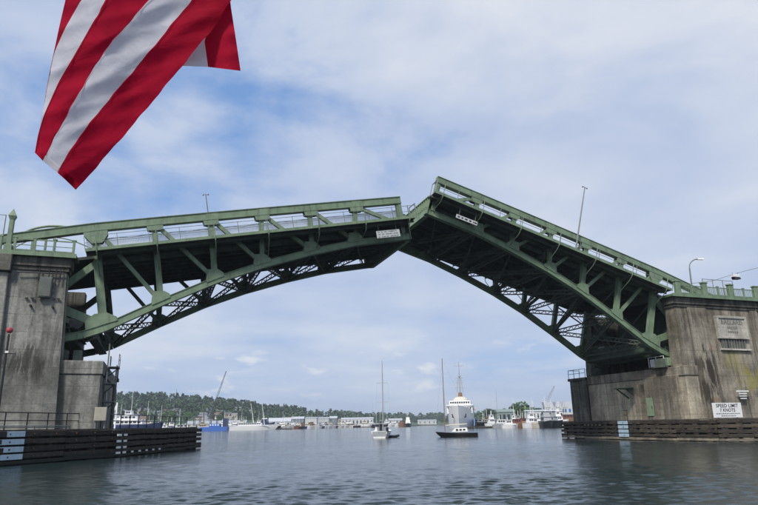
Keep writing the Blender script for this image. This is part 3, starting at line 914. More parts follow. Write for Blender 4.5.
# ------------------------------------------------------------------ railings and posts on the piers
def pier_railing(x0, x1, y, label, n, tall, bal=False):
    t = thing('walkway_railing', ((x0 + x1) / 2, y, 15.66), label, 'railing')
    cx = (x0 + x1) / 2
    for k in range(n):
        x = x0 + (x1 - x0) * k / (n - 1) - cx
        big_ = tall and k % 2 == 0
        if big_:
            MB().box(x - .32, x + .32, -.14, .26, .002, 1.42).build('railing_post', M['green'], t, bevel=.03)
            MB().box(x - .40, x + .40, -.20, .32, 1.423, 1.58).build('post_cap', M['green'], t, bevel=.03)
        else:
            MB().box(x - .09, x + .09, -.07, .07, .002, 1.12).build('railing_post', M['green'], t)
            MB().box(x - .16, x + .16, -.09, .09, 1.123, 1.22).build('post_cap', M['green'], t)
    for z, hgt in ((.12, .10), (1.0, .09)):
        MB().box(x0 - cx, x1 - cx, -.04, .04, z, z + hgt).build('rail', M['green'], t)
    x = x0 + .15; mb = MB()
    if not bal:
        MB().box(x0 - cx, x1 - cx, -.025, .025, .55, .60).build('rail', M['green'], t)
        return t
    while x < x1 - .1:
        mb.box(x - cx - .015, x - cx + .015, -.02, .02, .22, 1.0); x += .16
    mb.build('baluster', M['green'], t, kind='stuff')
pier_railing(-35.2, -31.0, -2.45, 'low green railing with T-topped posts on the left pier', 4, False)
pier_railing(30.4, 46.0, -2.45, 'green railing with stout capped posts on the right pier', 9, True, True)
pier_railing(-46.0, -36.2, -2.45, 'green railing at the left edge beyond the pointed pylon', 5, False)

p = thing('gate_pylon', (-35.62, -2.4, 15.66), 'green square pylon with a pointed cap on the left pier', 'pylon')
MB().box(-.17, .17, -.17, .17, .002, 2.55).build('shaft', M['green'], p, bevel=.03)
MB().box(-.29, .29, -.29, .29, .003, .5).build('plinth', M['green'], p, bevel=.03)
MB().hexa([(-.17, -.17, 2.55), (.17, -.17, 2.55), (.17, .17, 2.55), (-.17, .17, 2.55), (-.27, -.27, 2.85), (.27, -.27, 2.85), (.27, .27, 2.85), (-.27, .27, 2.85)]).build('cap', M['green'], p)
MB().add([(-.27, -.27, 2.852), (.27, -.27, 2.852), (.27, .27, 2.852), (-.27, .27, 2.852), (0, 0, 3.5)], [(3, 2, 1, 0), (0, 1, 4), (1, 2, 4), (2, 3, 4), (3, 0, 4)]).build('point', M['green'], p)

ab = thing('arched_barrier', (-35.0, 4.0, 15.72), 'green arched barrier frame rising behind the left pier railing', 'barrier')
def arc_pts(P, n=10):
    out = []
    for i in range(n + 1):
        k = i / n * (len(P) - 1); j = min(int(k), len(P) - 2); q = k - j
        p0, p1, p2, p3 = P[max(j - 1, 0)], P[j], P[j + 1], P[min(j + 2, len(P) - 1)]
        out.append(tuple(.5 * (2 * b + (c - a) * q + (2 * a - 5 * b + 4 * c - d) * q * q + (3 * b - a - 3 * c + d) * q ** 3) for a, b, c, d in zip(p0, p1, p2, p3)))
    return out
for P, r_, nm in (([(-1.9, 0, 2.4), (-.68, 0, 3.5), (.38, 0, 3.96), (1.65, 0, 4.15), (3.05, 0, 4.0), (5.2, 0, 3.3)], .11, 'arch'), ([(-1.9, 0, 1.6), (-.43, 0, 2.68), (.96, 0, 3.08), (2.75, 0, 2.95), (4.6, 0, 2.3)], .05, 'lower_arch')):
    MB().path(arc_pts(P, 20), r_, 8).build(nm, M['green'], ab)
for x, h in ((-.2, 2.8), (.85, 3.0), (-1.9, 2.4), (5.2, 3.3)):
    MB().box(x - .09, x + .09, -.09, .09, -.5, h).build('post', M['green'], ab)
def mesh_fence(x0, x1, y, z, h, label, n=4, pitch=.17, wire=.014):
    t = thing('mesh_fence', ((x0 + x1) / 2, y, z), label, 'fence')
    L = (x1 - x0) / 2
    for k in range(n):
        x = -L + 2 * L * k / (n - 1)
        MB().tube((x, 0, 0), (x, 0, h), .04).build('fence_post', M['greysteel'], t)
    MB().tube((-L, 0, h - .02), (L, 0, h - .02), .03).build('top_rail', M['greysteel'], t)
    mb = MB(); x = -L
    while x < L:
        mb.beam((x, .01, .05), (x, .01, h), wire, wire, (0, 1, 0)); x += pitch
    zz_ = .1
    while zz_ < h:
        mb.beam((-L, .01, zz_), (L, .01, zz_), wire, wire); zz_ += pitch
    mb.build('wire_mesh', M['galv'], t, fix=False, kind='stuff')
mesh_fence(35.3, 39.9, -1.4, 15.66, 2.3, 'tall wire mesh fence behind the right pier railing')
mesh_fence(-44, -36.3, -1.5, 15.66, 3.2, 'tall wire mesh fence at the left edge behind the pylon')

lp = thing('street_lamp', (33.95, -1.0, 15.66), 'curved-arm street lamp on the right pier', 'street lamp')
MB().tube((0, 0, 0), (.15, 0, 3.6), .11, .08, 10).build('pole', M['greysteel'], lp)
pts = [(.15 + 1.9 * (1 - math.cos(a)), 0, 3.6 + 1.25 * math.sin(a)) for a in [i * math.pi / 16 for i in range(8)]]
MB().path(pts, .06, 8).build('arm', M['greysteel'], lp)
e_ = pts[-1]
MB().hexa([(e_[0] - .15, -.14, e_[2] - .12), (e_[0] + .75, -.18, e_[2] - .06), (e_[0] + .75, .18, e_[2] - .06), (e_[0] - .15, .14, e_[2] - .12),
           (e_[0] - .15, -.10, e_[2] + .08), (e_[0] + .70, -.12, e_[2] + .12), (e_[0] + .70, .12, e_[2] + .12), (e_[0] - .15, .10, e_[2] + .08)]).build('lamp_head', M['white'], lp)

# span wire with a signal box
wa, wb, wc = Vector((34.05, -1.0, 17.4)), Vector((44.57, 2.0, 19.95)), Vector((60, 6.5, 24.6))
sp = thing('span_wire', wa, 'thin cable running right from the street lamp past the hanging box', 'cable')
MB().path([Vector((0, 0, 0)), (wb - wa) * .5 + Vector((0, 0, -.25)), wb - wa, (wb - wa) + (wc - wb) * .5 + Vector((0, 0, -.35)), wc - wa], .028, 5).build('wire', M['greysteel'], sp)
up_ = thing('utility_pole', (60, 6.5, 15.7), 'pole outside the right edge holding the cable', 'pole')
MB().tube((0, 0, 0), (0, 0, 9.1), .15, .11, 8).build('pole', M['greysteel'], up_)
MB().tube((-.6, 0, 8.7), (.6, 0, 8.7), .06).build('cross_arm', M['greysteel'], up_)
hb = thing('hanging_signal', wb, 'white box with a black underside hanging from the cable at right', 'signal')
MB().box(-.52, .52, -.2, .2, -.48, -.08).build('housing', M['white'], hb, bevel=.03)
MB().hexa([(-.35, -.25, -.78), (.62, -.25, -.72), (.62, .25, -.72), (-.35, .25, -.78), (-.5, -.22, -.483), (.52, -.22, -.483), (.52, .22, -.483), (-.5, .22, -.483)]).build('lens_hood', M['black'], hb)
for x in (-.45, .45):
    MB().tube((x, 0, -.1), (x, 0, .12), .025).build('hanger', M['black'], hb)

# ------------------------------------------------------------------ timber fenders
def fender(path, label, closed_rows, pale_low, spacer):
    base = Vector((path[0][0], path[0][1], 0))
    t = thing('timber_fender', base, label, 'fender')
    rows = [(1.93, .36), (1.45, .33), (.98, .33), (.52, .33), (.16, .26)]
    seglist = []
    for a, b in zip(path, path[1:]):
        a, b = Vector((*a, 0)), Vector((*b, 0)); L = (b - a).length
        n = max(1, round(L / 5.5))
        for i in range(n): seglist.append((a + (b - a) * i / n, a + (b - a) * (i + 1) / n))
    rnd = random.Random(11)
    side = 1 if path[0][0] > 0 else -1
    for a, b in seglist:
        d = (b - a).normalized(); nrm = Vector((d.y, -d.x, 0))
        if nrm.x * side > 0: nrm = -nrm                       # towards the channel
        for k, (z, h) in enumerate(rows):
            o1, o2 = rnd.uniform(-.045, .045), rnd.uniform(-.045, .045)
            mb = MB().beam(a - base + d * .015 + Vector((0, 0, z + o1)), b - base - d * .015 + Vector((0, 0, z + o2)), .28 + rnd.uniform(-.03, .03), h * rnd.uniform(.86, 1.06))
            mb.build('wale', M['timber_pale'] if (pale_low and k == 4) else M['timber_brown' if spacer else 'timber'], t, bevel=.025)
        L = (b - a).length; n = 3
        for i in range(n):
            p_ = a + d * (L * (i + .5) / n) - base
            q = p_ - nrm * .33
            for (z, h) in rows[:4]:
                MB().cbox(p_ + nrm * .165 + Vector((rnd.uniform(-.05, .05), 0, z)), (.09, .09, .09), math.atan2(d.y, d.x)).build('bolt', M['rust'], t)
            MB().tube(q + Vector((0, 0, -1.5)), q + Vector((0, 0, 2.05 + rnd.uniform(-.05, .12))), .18, .16, 8).build('pile', M['timber'], t)
            if spacer:
                for (z0, z1) in ((1.60, 1.76), (1.13, 1.30), (.67, .83)):
                    MB().cbox(p_ + Vector((0, 0, (z0 + z1) / 2)), (.55, .24, z1 - z0 - .004), math.atan2(d.y, d.x)).build('spacer_block', M['timber'], t)
        ql, qr = a - nrm * .72 - base, b - nrm * .72 - base
        if not spacer:
            MB().beam(a - nrm * .60 - base + Vector((0, 0, .9)), b - nrm * .60 - base + Vector((0, 0, .9)), .06, 2.2).build('backing_board', M['timber'], t)
        if spacer:
            MB().beam(ql + Vector((0, 0, 1.1)), qr + Vector((0, 0, 1.1)), .06, 1.5).build('backing_board', M['timber_pale'], t)
        MB().beam(a - nrm * 1.1 - base + Vector((0, 0, 2.16)), b - nrm * 1.1 - base + Vector((0, 0, 2.16)), 1.75, .10).build('walkway_plank', M['timber_grey'], t)
    return t, seglist
FL = [(-18.9, 18.9), (-26.5, -.2), (-33.2, -9.6), (-48, -26)]
FR = [(29.3, 20.2), (27.7, 3.0), (28.2, -7), (31, -9.6), (50, -11.2)]
fL, segL = fender(FL, 'dark timber fender with horizontal wales at the foot of the left pier', 5, False, False)
fR, segR = fender(FR, 'dark timber fender with pale bottom wale at the foot of the right pier', 5, True, True)

def along(path, s):
    for a, b in zip(path, path[1:]):
        a, b = Vector((*a, 0)), Vector((*b, 0)); L = (b - a).length
        if s <= L:
            d = (b - a).normalized(); return a + d * s, d
        s -= L
    return b, d
def boards(path, s0, s1, zs, mat, name, label, cat, group, side, h=.36, thick=.06, cols=1, gap=.25):
    pa, d = along(path, (s0 + s1) / 2)
    nrm = Vector((d.y, -d.x, 0))
    if nrm.x * side > 0: nrm = -nrm
    t = thing(name, pa, label, cat, group)
    wdt = ((s1 - s0) - gap * (cols - 1)) / cols
    for c in range(cols):
        sa = s0 + c * (wdt + gap)
        a, _ = along(path, sa + .01); b, _ = along(path, sa + wdt - .01)
        for z in zs:
            MB().beam(a - pa + nrm * (.14 + thick / 2 + .004) + Vector((0, 0, z)), b - pa + nrm * (.14 + thick / 2 + .004) + Vector((0, 0, z)), thick, h).build('board', mat, t, bevel=.01)
    return t
boards(FR, 13.3, 15.2, (1.93, 1.45, .98, .52), M['bluepaint'], 'painted_marker', 'pale blue painted boards on the right timber fender', 'marker boards', None, 1, .36)
boards(FL, 30.0, 33.2, (1.93, 1.45, .98, .52), M['bluepaint'], 'painted_marker', 'pale blue painted boards on the left timber fender at the frame edge', 'marker boards', None, -1, .34)
boards(FL, 19.35, 20.95, (1.69, 1.22, .75, .34), M['white'], 'reflector_board', 'two columns of small white boards on the left timber fender', 'marker boards', None, -1, .17, .08, 2, .45)
boards(FL, 12.0, 18.3, (.34,), M['white'], 'reflector_board', 'row of small white blocks low on the outer left fender', 'marker boards', None, -1, .14, .08, 5, 1.1)
boards(FR, 6.0, 9.8, (1.68,), M['timber_pale'], 'reflector_board', 'row of small pale blocks on the outer right fender', 'marker boards', None, 1, .14, .08, 5, .4)

def fender_rail(path, s0, s1, n, inset, label, h, mat):
    a, _ = along(path, s0)
    t = thing('fender_handrail', (a.x, a.y, 2.21), label, 'handrail')
    prev = None
    side = 1 if path[0][0] > 0 else -1
    for k in range(n):
        p_, d = along(path, s0 + (s1 - s0) * k / (n - 1))
        nrm = Vector((d.y, -d.x, 0))
        if nrm.x * side > 0: nrm = -nrm
        q = p_ - nrm * inset - Vector((a.x, a.y, 0))
        MB().tube(q, q + Vector((0, 0, h)), .045, .045, 6).build('rail_post', mat, t)
        if prev is not None:
            for z in (h * .52, h - .02):
                MB().tube(prev + Vector((0, 0, z)), q + Vector((0, 0, z)), .035, .035, 6).build('rail', mat, t)
        prev = q
fender_rail(FL, 1.0, 34.0, 19, 1.3, 'dark pipe handrail along the left timber fender', 1.15, M['black'])
fender_rail(FR, 5.5, 13.2, 6, 1.3, 'rusty pipe handrail on the right fender beside the beige block', 1.15, plain('rusty_pipe', (.10, .06, .035), .8))
fender_rail(FL, 25.5, 32.0, 3, .35, 'single pale pipe rail low on the left fender', .25, M['greysteel'])

cb_, dd = along(FL, 22.6)
cbx = thing('control_cabinet', (-27.75, -3.05, 2.21), 'small beige cabinet on legs on the left fender walkway', 'cabinet')
MB().box(-.42, .42, -.3, .3, .55, 1.55).build('housing', plain('beige_cabinet', (.36, .34, .27), .6), cbx, bevel=.03)
for x in (-.32, .32): MB().box(x - .05, x + .05, -.05, .05, 0, .548).build('leg', M['greysteel'], cbx)

rp = thing('beacon_post', (-34.08, -5.6, 0), 'red round beacon on a dark post in front of the left pier', 'beacon')
MB().tube((0, 0, -1), (.0, 0, 8.78), .10, .07, 8).build('post', M['black'], rp)
MB().lathe((0, 0, 9.05), [(.08, -.20), (.18, -.14), (.23, 0), (.18, .14), (.08, .20)], 14).build('lantern', M['red'], rp, smooth=True)
MB().cbox((.05, -.16, 7.5), (.2, .12, .14)).build('lamp_box', M['white'], rp)
MB().beam((-.6, 0, 7.4), (.6, 0, 7.4), .05, .06).build('cross_bar', M['black'], rp)

# speed limit sign
sg = thing('speed_limit_sign', (32.05, -5.0, 2.25), 'white SPEED LIMIT 7 KNOTS board on the right fender', 'sign', rz=R(-3))
MB().box(-1.85, 1.85, 0, .05, .02, 1.50).build('board', M['white'], sg, bevel=.008)
for x in (-1.2, 1.2):
    MB().box(x - .07, x + .07, .053, .17, -.6, 1.45).build('sign_post', M['timber_grey'], sg)
text_mesh('SPEED LIMIT', .50, M['blackprint'], 'lettering', sg, (0, -.012, 1.20), (1, 0, 0), (0, 0, 1), .006, space=1.05)
text_mesh('7 KNOTS', .46, M['blackprint'], 'lettering', sg, (0, -.012, .76), (1, 0, 0), (0, 0, 1), .006, space=1.05)
rnd = random.Random(2)
for z, half in ((.42, 1.5), (.2, .9)):
    x = -half
    while x < half:
        l = rnd.uniform(.06, .22); MB().box(x, x + l, -.012, -.003, z - .045, z + .045).build('small_print', M['greysteel'], sg); x += l + .06
sg2 = thing('notice_board', (36.8, -2.95, 4.2), 'small faded white notice on the right pier above the speed sign', 'sign')
for k, (hw, hh_) in enumerate(((.85, .07), (.55, .06), (.5, .05), (.42, .05))):
    MB().box(-hw, hw, -.1, .0, .85 - k * .26 - hh_, .85 - k * .26 + hh_).build('slat', M['white'], sg2)
MB().box(-.05, .05, .003, .2, -.1, .95).build('stake', M['greysteel'], sg2)

# ------------------------------------------------------------------ trees
def clump_tree(kind, h, seed):
    rnd = random.Random(seed); mb = MB()
    n = 330 if kind == 'conifer' else 380
    for i in range(n):
        if kind == 'conifer':
            k = rnd.random() ** .8; z = h * (.12 + .88 * k)
            r = h * .19 * (1 - k) ** .85 * (.55 + .45 * rnd.random()) + .12
            a = rnd.random() * 6.283; s = h * .045 * (1.25 - .6 * k)
            c = Vector((r * math.cos(a), r * math.sin(a), z - r * .25))
        else:
            th = rnd.random() * 6.283; ph = math.acos(rnd.uniform(-1, 1)); rr = rnd.random() ** .4
            lob = 1 + .3 * noise.noise(Vector((math.cos(th) * 1.7, math.sin(th) * 1.7, math.cos(ph) * 1.7 + seed)))
            c = Vector((math.cos(th) * math.sin(ph) * h * .42 * rr * lob, math.sin(th) * math.sin(ph) * h * .42 * rr * lob, h * .58 + math.cos(ph) * h * .40 * rr * lob))
            s = h * .055
        q = Vector((rnd.gauss(0, 1), rnd.gauss(0, 1), rnd.gauss(0, 1) + .6)).normalized()
        x = q.orthogonal().normalized() * s * rnd.uniform(.7, 1.5); y = q.cross(x).normalized() * s * rnd.uniform(.7, 1.4)
        mb.add([c - x - y * .4, c + y, c + x - y * .4, c - y * 1.1], [(0, 1, 2, 3)])
    return mb
LMK = [(80, 'behind the left pier'), (112, 'beside the left pier catwalks'), (140, 'above the navy fishing vessel'), (166, 'above the navy vessel bow'), (200, 'above the end of the left fender'), (228, 'above the blue barge'),
       (252, 'above the long pale vessel stern'), (280, 'above the long pale vessel bow'), (305, 'above the cream cruiser'), (340, 'above the grey boathouses'), (374, 'above the long white boat shed'), (400, 'right of the centre sailing boat'),
       (436, 'above the head-on yacht'), (450, 'left of the big white ship'), (490, 'right of the big white ship'), (515, 'above the grey-green shed'), (9999, 'above the white warehouse')]
def lmk(u):
    for a, n_ in LMK:
        if u < a: return n_
PROTO = []
tree_group = 'trees on the wooded ridge'
def tree_proto(kind, h, seed, loc, label, group):
    t = thing('conifer_tree' if kind == 'conifer' else 'broadleaf_tree', loc, label, 'tree', group)
    a = clump_tree(kind, h, seed).build('crown', M['conifer'] if kind == 'conifer' else M['broad'], t, fix=False)
    tk = MB().tube((0, 0, -.5), (0, 0, h * (.9 if kind == 'conifer' else .6)), h * .022, h * .006, 6)
    if kind != 'conifer':
        for k in range(4):
            an = k * 1.6 + seed
            tk.tube((0, 0, h * (.28 + .06 * k)), (math.cos(an) * h * .22, math.sin(an) * h * .22, h * (.55 + .06 * k)), h * .012, h * .004, 5)
    b = tk.build('trunk', M['bark'], t)
    KIDS[t.name] = [a, b]
    return t
def tree_label(kind, u, fk):
    lev = 'on the skyline' if fk > .9 else ('high on the slope' if fk > .65 else ('halfway up the slope' if fk > .45 else 'low on the slope'))
    return ('dark conifer ' if kind == 'conifer' else 'round green tree ') + lev + ' ' + lmk(u)
tr = random.Random(21)
spots = []
for i in range(118):                       # skyline trees on the ridge
    u = tr.uniform(-40, 575) if i > 30 else tr.uniform(95, 330)
    spots.append((u, tr.uniform(.93, 1.02)))
for i in range(150):
    spots.append((tr.triangular(60, 575, 170), tr.uniform(.25, .93)))
protoC = protoB = None
protos = {}
for (u, fk) in spots:
    d = shore_d(u) + (ridge_d(u) - shore_d(u)) * fk
    z = land_h(u, min(fk, 1)) - .6
    kind = 'conifer' if tr.random() < (.72 if fk > .9 else .35) else 'broad'
    v = (kind, tr.randrange(3))
    p_ = ground(u, d, z)
    sc = tr.uniform(.7, 1.05) * (.92 if fk > .9 else .68)
    if kind == 'broad': sc *= .82
    if v not in protos:
        protos[v] = tree_proto(kind, TREE_H, v[1] * 7 + (1 if kind == 'broad' else 2), p_, tree_label(kind, u, fk), 'conifers across the water' if kind == 'conifer' else 'broadleaf trees across the water')
        protos[v].scale = (sc,) * 3
    else:
        copy_thing(protos[v], p_, tr.uniform(0, 6.28), (sc * tr.uniform(.9, 1.25), sc * tr.uniform(.9, 1.25), sc), tree_label(kind, u, fk), 'conifers across the water' if kind == 'conifer' else 'broadleaf trees across the water')
# the wood that reads as one mass
wd = MB(); wr = random.Random(4)
for i in range(2300):
    u = wr.uniform(-250, 1030) if i < 1000 else (wr.uniform(60, 340) if i < 1500 else wr.uniform(330, 600))
    fk = wr.uniform(.30, 1.04) ** .75
    if fk < .3: continue
    d = shore_d(u) + (ridge_d(u) - shore_d(u)) * fk
    p_ = ground(u, d, land_h(u, min(fk, 1)) - 1)
    con = wr.random() < .5
    h = TREE_H * (wr.uniform(.55, .95) if u < 330 else wr.uniform(.6, 1.1)) * (1 if fk > .8 else .75)
    for k in range(26):
        kk = wr.random()
        rad = (h * .2 * (1 - kk) + .5) if con else h * .34 * math.sqrt(max(0, 1 - (2 * kk - 1) ** 2)) + .3
        a = wr.random() * 6.283
        c = p_ + Vector((rad * math.cos(a), rad * math.sin(a), h * (.1 + .9 * kk)))
        q = Vector((wr.gauss(0, 1), wr.gauss(0, 1), wr.gauss(0, 1) + .5)).normalized()
        s = h * .165
        x = q.orthogonal().normalized() * s; y = q.cross(x).normalized() * s
        wd.add([c - x, c + y, c + x * .9, c - y], [(0, 1, 2, 3)])
wood = wd.build('woodland', M['conifer'], fix=False)
wood['kind'] = 'stuff'
tag(wood, 'dense far-off wood covering the ridge across the water', 'woodland')
for (u, d, sc, kd) in ((516, 470, .78, 0), (523, 480, .92, 1), (526, 470, .70, 2), (504, 460, .5, 0), (568, 470, .6, 1)):
    c = copy_thing(protos[('broad', kd)], ground(u, d, 2.0), d, sc, {516: 'round tree left of the biggest one behind the red tug', 523: 'biggest round tree on the right shore, behind the red tug', 526: 'round tree right of the biggest one, next to the warehouse', 504: 'small round tree behind the grey-green shed', 568: 'small round tree beside the gabled house nearest the right pier'}[u], 'trees by the right shore sheds')

# ------------------------------------------------------------------ buildings across the water
def gable_house(u, d, z, w_, l_, h_, rh, wall, roof, label, cat, group, rz=0.0, nwin=3, name='house'):
    t = thing(name, ground(u, d, z), label, cat, group, -YAW + rz)
    MB().box(-w_ / 2, w_ / 2, -l_ / 2, l_ / 2, -2, h_).build('wall', wall, t)
    o_ = .35
    # ridge along local x
    rf = MB().prism([(-w_ / 2 - o_, -l_ / 2 - o_, h_ + .003), (-w_ / 2 - o_, l_ / 2 + o_, h_ + .003), (-w_ / 2 - o_, 0, h_ + rh)], (w_ + 2 * o_, 0, 0)).build('roof', roof, t)
    for k in range(0 if name == 'waterfront_shed' and nwin < 4 else nwin):
        x = -w_ / 2 + w_ * (k + .5) / nwin
        ww = min(1.6, w_ / nwin * .55)
        MB().box(x - ww / 2, x + ww / 2, -l_ / 2 - .06, -l_ / 2 - .004, h_ * .35, h_ * .8).build('window', M['glass'], t)
    return t
HW = [plain('house_white', (.62, .62, .60), .7), plain('house_cream', (.55, .50, .40), .7), plain('house_grey', (.36, .38, .40), .7), plain('house_tan', (.42, .34, .25), .7), plain('house_blue', (.25, .32, .40), .7)]
HN = ['white', 'cream', 'grey', 'tan', 'blue-grey']
HR = [plain('roof_grey', (.20, .20, .21), .8), plain('roof_brown', (.14, .10, .08), .8), plain('roof_slate', (.10, .11, .13), .8)]
RN = ['grey', 'brown', 'dark slate']
hr_ = random.Random(9)
for i in range(64):
    u = hr_.uniform(60, 268) if i < 52 else hr_.uniform(270, 345)
    fk = hr_.uniform(.2, .7)
    d = shore_d(u) + (ridge_d(u) - shore_d(u)) * fk
    wi, ri = hr_.randrange(5), hr_.randrange(3)
    gable_house(u, d, land_h(u, fk) + 1.0, hr_.uniform(6, 9), hr_.uniform(5, 7), hr_.uniform(3.5, 5.5), hr_.uniform(1.4, 2.2), HW[wi], HR[ri],
                '%s house with %s roof %s %s' % (HN[wi], RN[ri], 'high up' if fk > .5 else ('halfway up' if fk > .33 else 'low down'), lmk(u)), 'house', 'houses on the wooded hillside', hr_.uniform(-.5, .5), 3)
TANS = plain('shed_tan', (.36, .33, .29), .7); SHW = plain('shed_white', (.50, .51, .52), .6); SHG = plain('shed_grey', (.42, .44, .46), .6); SHB = plain('shed_dark', (.16, .18, .21), .7)
SRW = plain('shed_roof_pale', (.44, .47, .51), .5); SRG = plain('shed_roof_grey', (.30, .33, .37), .6); SGG = plain('shed_grey_green', (.19, .24, .23), .7)
BLU = plain('royal_blue', (.035, .12, .42), .5); NAVY = plain('navy_hull', (.02, .035, .10), .4)
def shed(u, v0, v1, d, ht, wall, roof, label, nwin=5, rh=1.6, dep=14):
    w_ = (v1 - v0) / FPX * d
    return gable_house((v0 + v1) / 2, d + dep / 2, 1.7, w_, dep, ht, rh, wall, roof, label, 'shed', 'waterfront sheds', 0, nwin, 'waterfront_shed')
shed(0, 188, 246, 620, 4.6, TANS, SRG, 'long pale grey waterfront shed behind the blue barge', 8, 3.0)
shed(0, 100, 140, 560, 6.0, SHW, SRG, 'white shed behind the white A-frame at left', 6, 2.5)
shed(0, 262, 291, 680, 6.0, SHG, SRW, 'pale blue-grey roofed boat shed right of the fishing boats', 6, 4.0)
shed(0, 292, 304, 720, 9.0, SHB, SRW, 'dark walled boathouse with pale roof in the left middle shore', 3, 2.5)
shed(0, 306, 317, 770, 10.0, SHW, SRG, 'small white-fronted boathouse by the left middle shore', 3, 1.5)
shed(0, 317, 329, 790, 9.5, SHG, SRG, 'grey boathouse with a little roof tower on the middle shore', 3, 2.0)
shed(0, 330, 337, 800, 10.0, SHB, SRW, 'narrow dark boathouse with white roof on the middle shore', 2, 2.5)
shed(0, 342, 373, 830, 9.0, SHW, SRW, 'long white boat shed behind the sailing boat', 9, 1.8)
shed(0, 389, 402, 960, 8.0, SHG, SRW, 'low grey shed between sailing boat and yacht', 4, 2.0)
shed(0, 418, 436, 1270, 8.0, SHW, SRG, 'small far white shed left of the big white ship', 4, 2.0)
shed(0, 527, 561, 360, 6.6, SHW, SRW, 'long white flat-roofed warehouse on the right shore', 9, .8, 10)
shed(0, 497, 514, 345, 6.2, SGG, SGG, 'grey-green boat shed with a mast beside it at right', 4, 1.6, 8)
for k, (u, wpx) in enumerate(((553, 11), (561.5, 9.5), (571, 13))):
    t = thing('gabled_house', ground(u, 395, 2.0), ['gabled white house with grey roof, leftmost of the three by the crane', 'gabled white house with grey roof, middle of the three by the crane', 'gabled white house with blue windows beside the right pier'][k], 'house', 'three gabled houses on the right shore', -YAW)
    w_ = wpx / FPX * 395
    MB().box(-w_ / 2, w_ / 2, 0, 9, -1, 9.0).build('wall', SHW, t)
    MB().prism([(-w_ / 2 - .3, 1.6, 9.003), (w_ / 2 + .3, 1.6, 9.003), (w_ / 2 + .3, 4.5, 12.4), (-w_ / 2 - .3, 4.5, 12.4)], (0, 4, 0)).build('roof', SRG, t)
    MB().prism([(-w_ / 2, -.2, 9.0), (-w_ / 2 + 3.0, -.2, 9.0), (-w_ / 2 + 1.5, -.2, 12.0)], (0, 1.6, 0)).build('gable', SHW, t)
    for x in (-.32, 0, .32):
        wn = MB().box(x * w_ - .6, x * w_ + .6, -.08, -.004, 6.0, 8.0).build('window', BLU if k == 2 else M['glass'], t)

# ------------------------------------------------------------------ boats
def hull_mb(L, B, H, n=12, flare=.82, rake=.10, full=.55, bow=.45):
    mb = MB(); rings = []
    for i in range(n + 1):
        k = i / n
        x = -L / 2 + L * k
        hb = B / 2 * (1 - max(0, (k - full) / (1 - full)) ** 2.0) * (.86 + .14 * min(1, k / .25))
        hb = max(hb, .03)
        sh = H * (1 + .35 * max(0, k - .4) ** 1.4 / .49)
        fl = flare - (bow * max(0, (k - .55) / .45) if k > .55 else 0)
        xr = x - rake * L * (max(0, k - .7) / .3) ** 2
        rings.append([(x, hb, sh), (x * .6 + xr * .4, hb * (.5 + .5 * fl), sh * .45), (xr, hb * fl, -.05), (xr, hb * fl * .5, -.5),
                      (xr, -hb * fl * .5, -.5), (xr, -hb * fl, -.05), (x * .6 + xr * .4, -hb * (.5 + .5 * fl), sh * .45), (x, -hb, sh)])
    m_ = 8
    vs = [p for r_ in rings for p in r_]
    fs = [(i * m_ + j, (i + 1) * m_ + j, (i + 1) * m_ + j + 1, i * m_ + j + 1) for i in range(n) for j in range(m_ - 1)]
    fs += [(i * m_ + 7, (i + 1) * m_ + 7, (i + 1) * m_, i * m_) for i in range(n)]           # deck
    fs += [tuple(range(m_)), tuple(n * m_ + j for j in range(m_))[::-1]]
    return mb.add(vs, fs)
def windows(root, x0, x1, y, z0, z1, n, par, face=1):
    for k in range(n):
        a = x0 + (x1 - x0) * (k + .12) / n; b = x0 + (x1 - x0) * (k + .88) / n
        MB().box(a, b, y if face > 0 else y - .03, y + .03 if face > 0 else y, z0, z1).build('window', M['glass'], par)
WH = plain('boat_white', (.80, .80, .79), .35, 0, .05); CREAM = plain('boat_cream', (.62, .58, .48), .4)
BLKH = plain('boat_black', (.014, .015, .018), .3); REDB = plain('boat_red', (.20, .065, .045), .5); GRYB = plain('boat_grey', (.33, .35, .36), .5); WOODM = plain('varnished_wood', (.22, .12, .06), .5)
TAN = plain('boat_tan', (.42, .33, .22), .6)
def motor_boat(u, d, L, B, H, rz, hullm, cabm, label, tiers=2, mast=4.0, group=None, name='motor_boat', booms=0, dy=0):
    """rz = 0 lies broadside with the bow to the right"""
    t = thing(name, ground(u, d, 0), label, 'boat', group, -YAW + rz)
    hu = hull_mb(L, B, H).build('hull', hullm, t, smooth=False)
    x0, x1, z = -L * .30, L * .16, H + .02
    hw = B * .36
    for k in range(tiers):
        hh_ = 2.0 if L < 20 else 2.3
        cb2 = MB().hexa([(x0, -hw, z), (x1, -hw, z), (x1, hw, z), (x0, hw, z), (x0 + .15, -hw * .94, z + hh_), (x1 - .5, -hw * .94, z + hh_), (x1 - .5, hw * .94, z + hh_), (x0 + .15, hw * .94, z + hh_)]).build('cabin', cabm, t)
        nw = max(3, int((x1 - x0) / 2))
        windows(t, x0 + .4, x1 - .8, -hw - .04, z + hh_ * .48, z + hh_ * .85, nw, cb2)
        MB().box(x0 - .1, x1 - .2, -hw - .1, hw + .1, z + hh_ + .003, z + hh_ + .13).build('cabin_roof', cabm, t)
        z += hh_ + .14; x0 += L * .07; x1 -= L * .10; hw *= .82
    if mast:
        MB().tube((x0 + .6, 0, z), (x0 + .6, 0, z + mast), .13, .07, 6).build('mast', WH, t)
        MB().tube((x0 + .6, -1.0, z + mast * .65), (x0 + .6, 1.0, z + mast * .65), .07).build('yard', WH, t)
    for k in range(booms):
        xb = L * .0 + k * 9.0
        MB().tube((xb, 0, H), (xb - (4 - k) * .9, .3, H + 19), .30, .16, 6).build('boom', WH, t)
    MB().box(-L * .46, L * .30, -B * .49, -B * .47, H + .03, H + .55).build('bulwark', hullm, t)
    return t
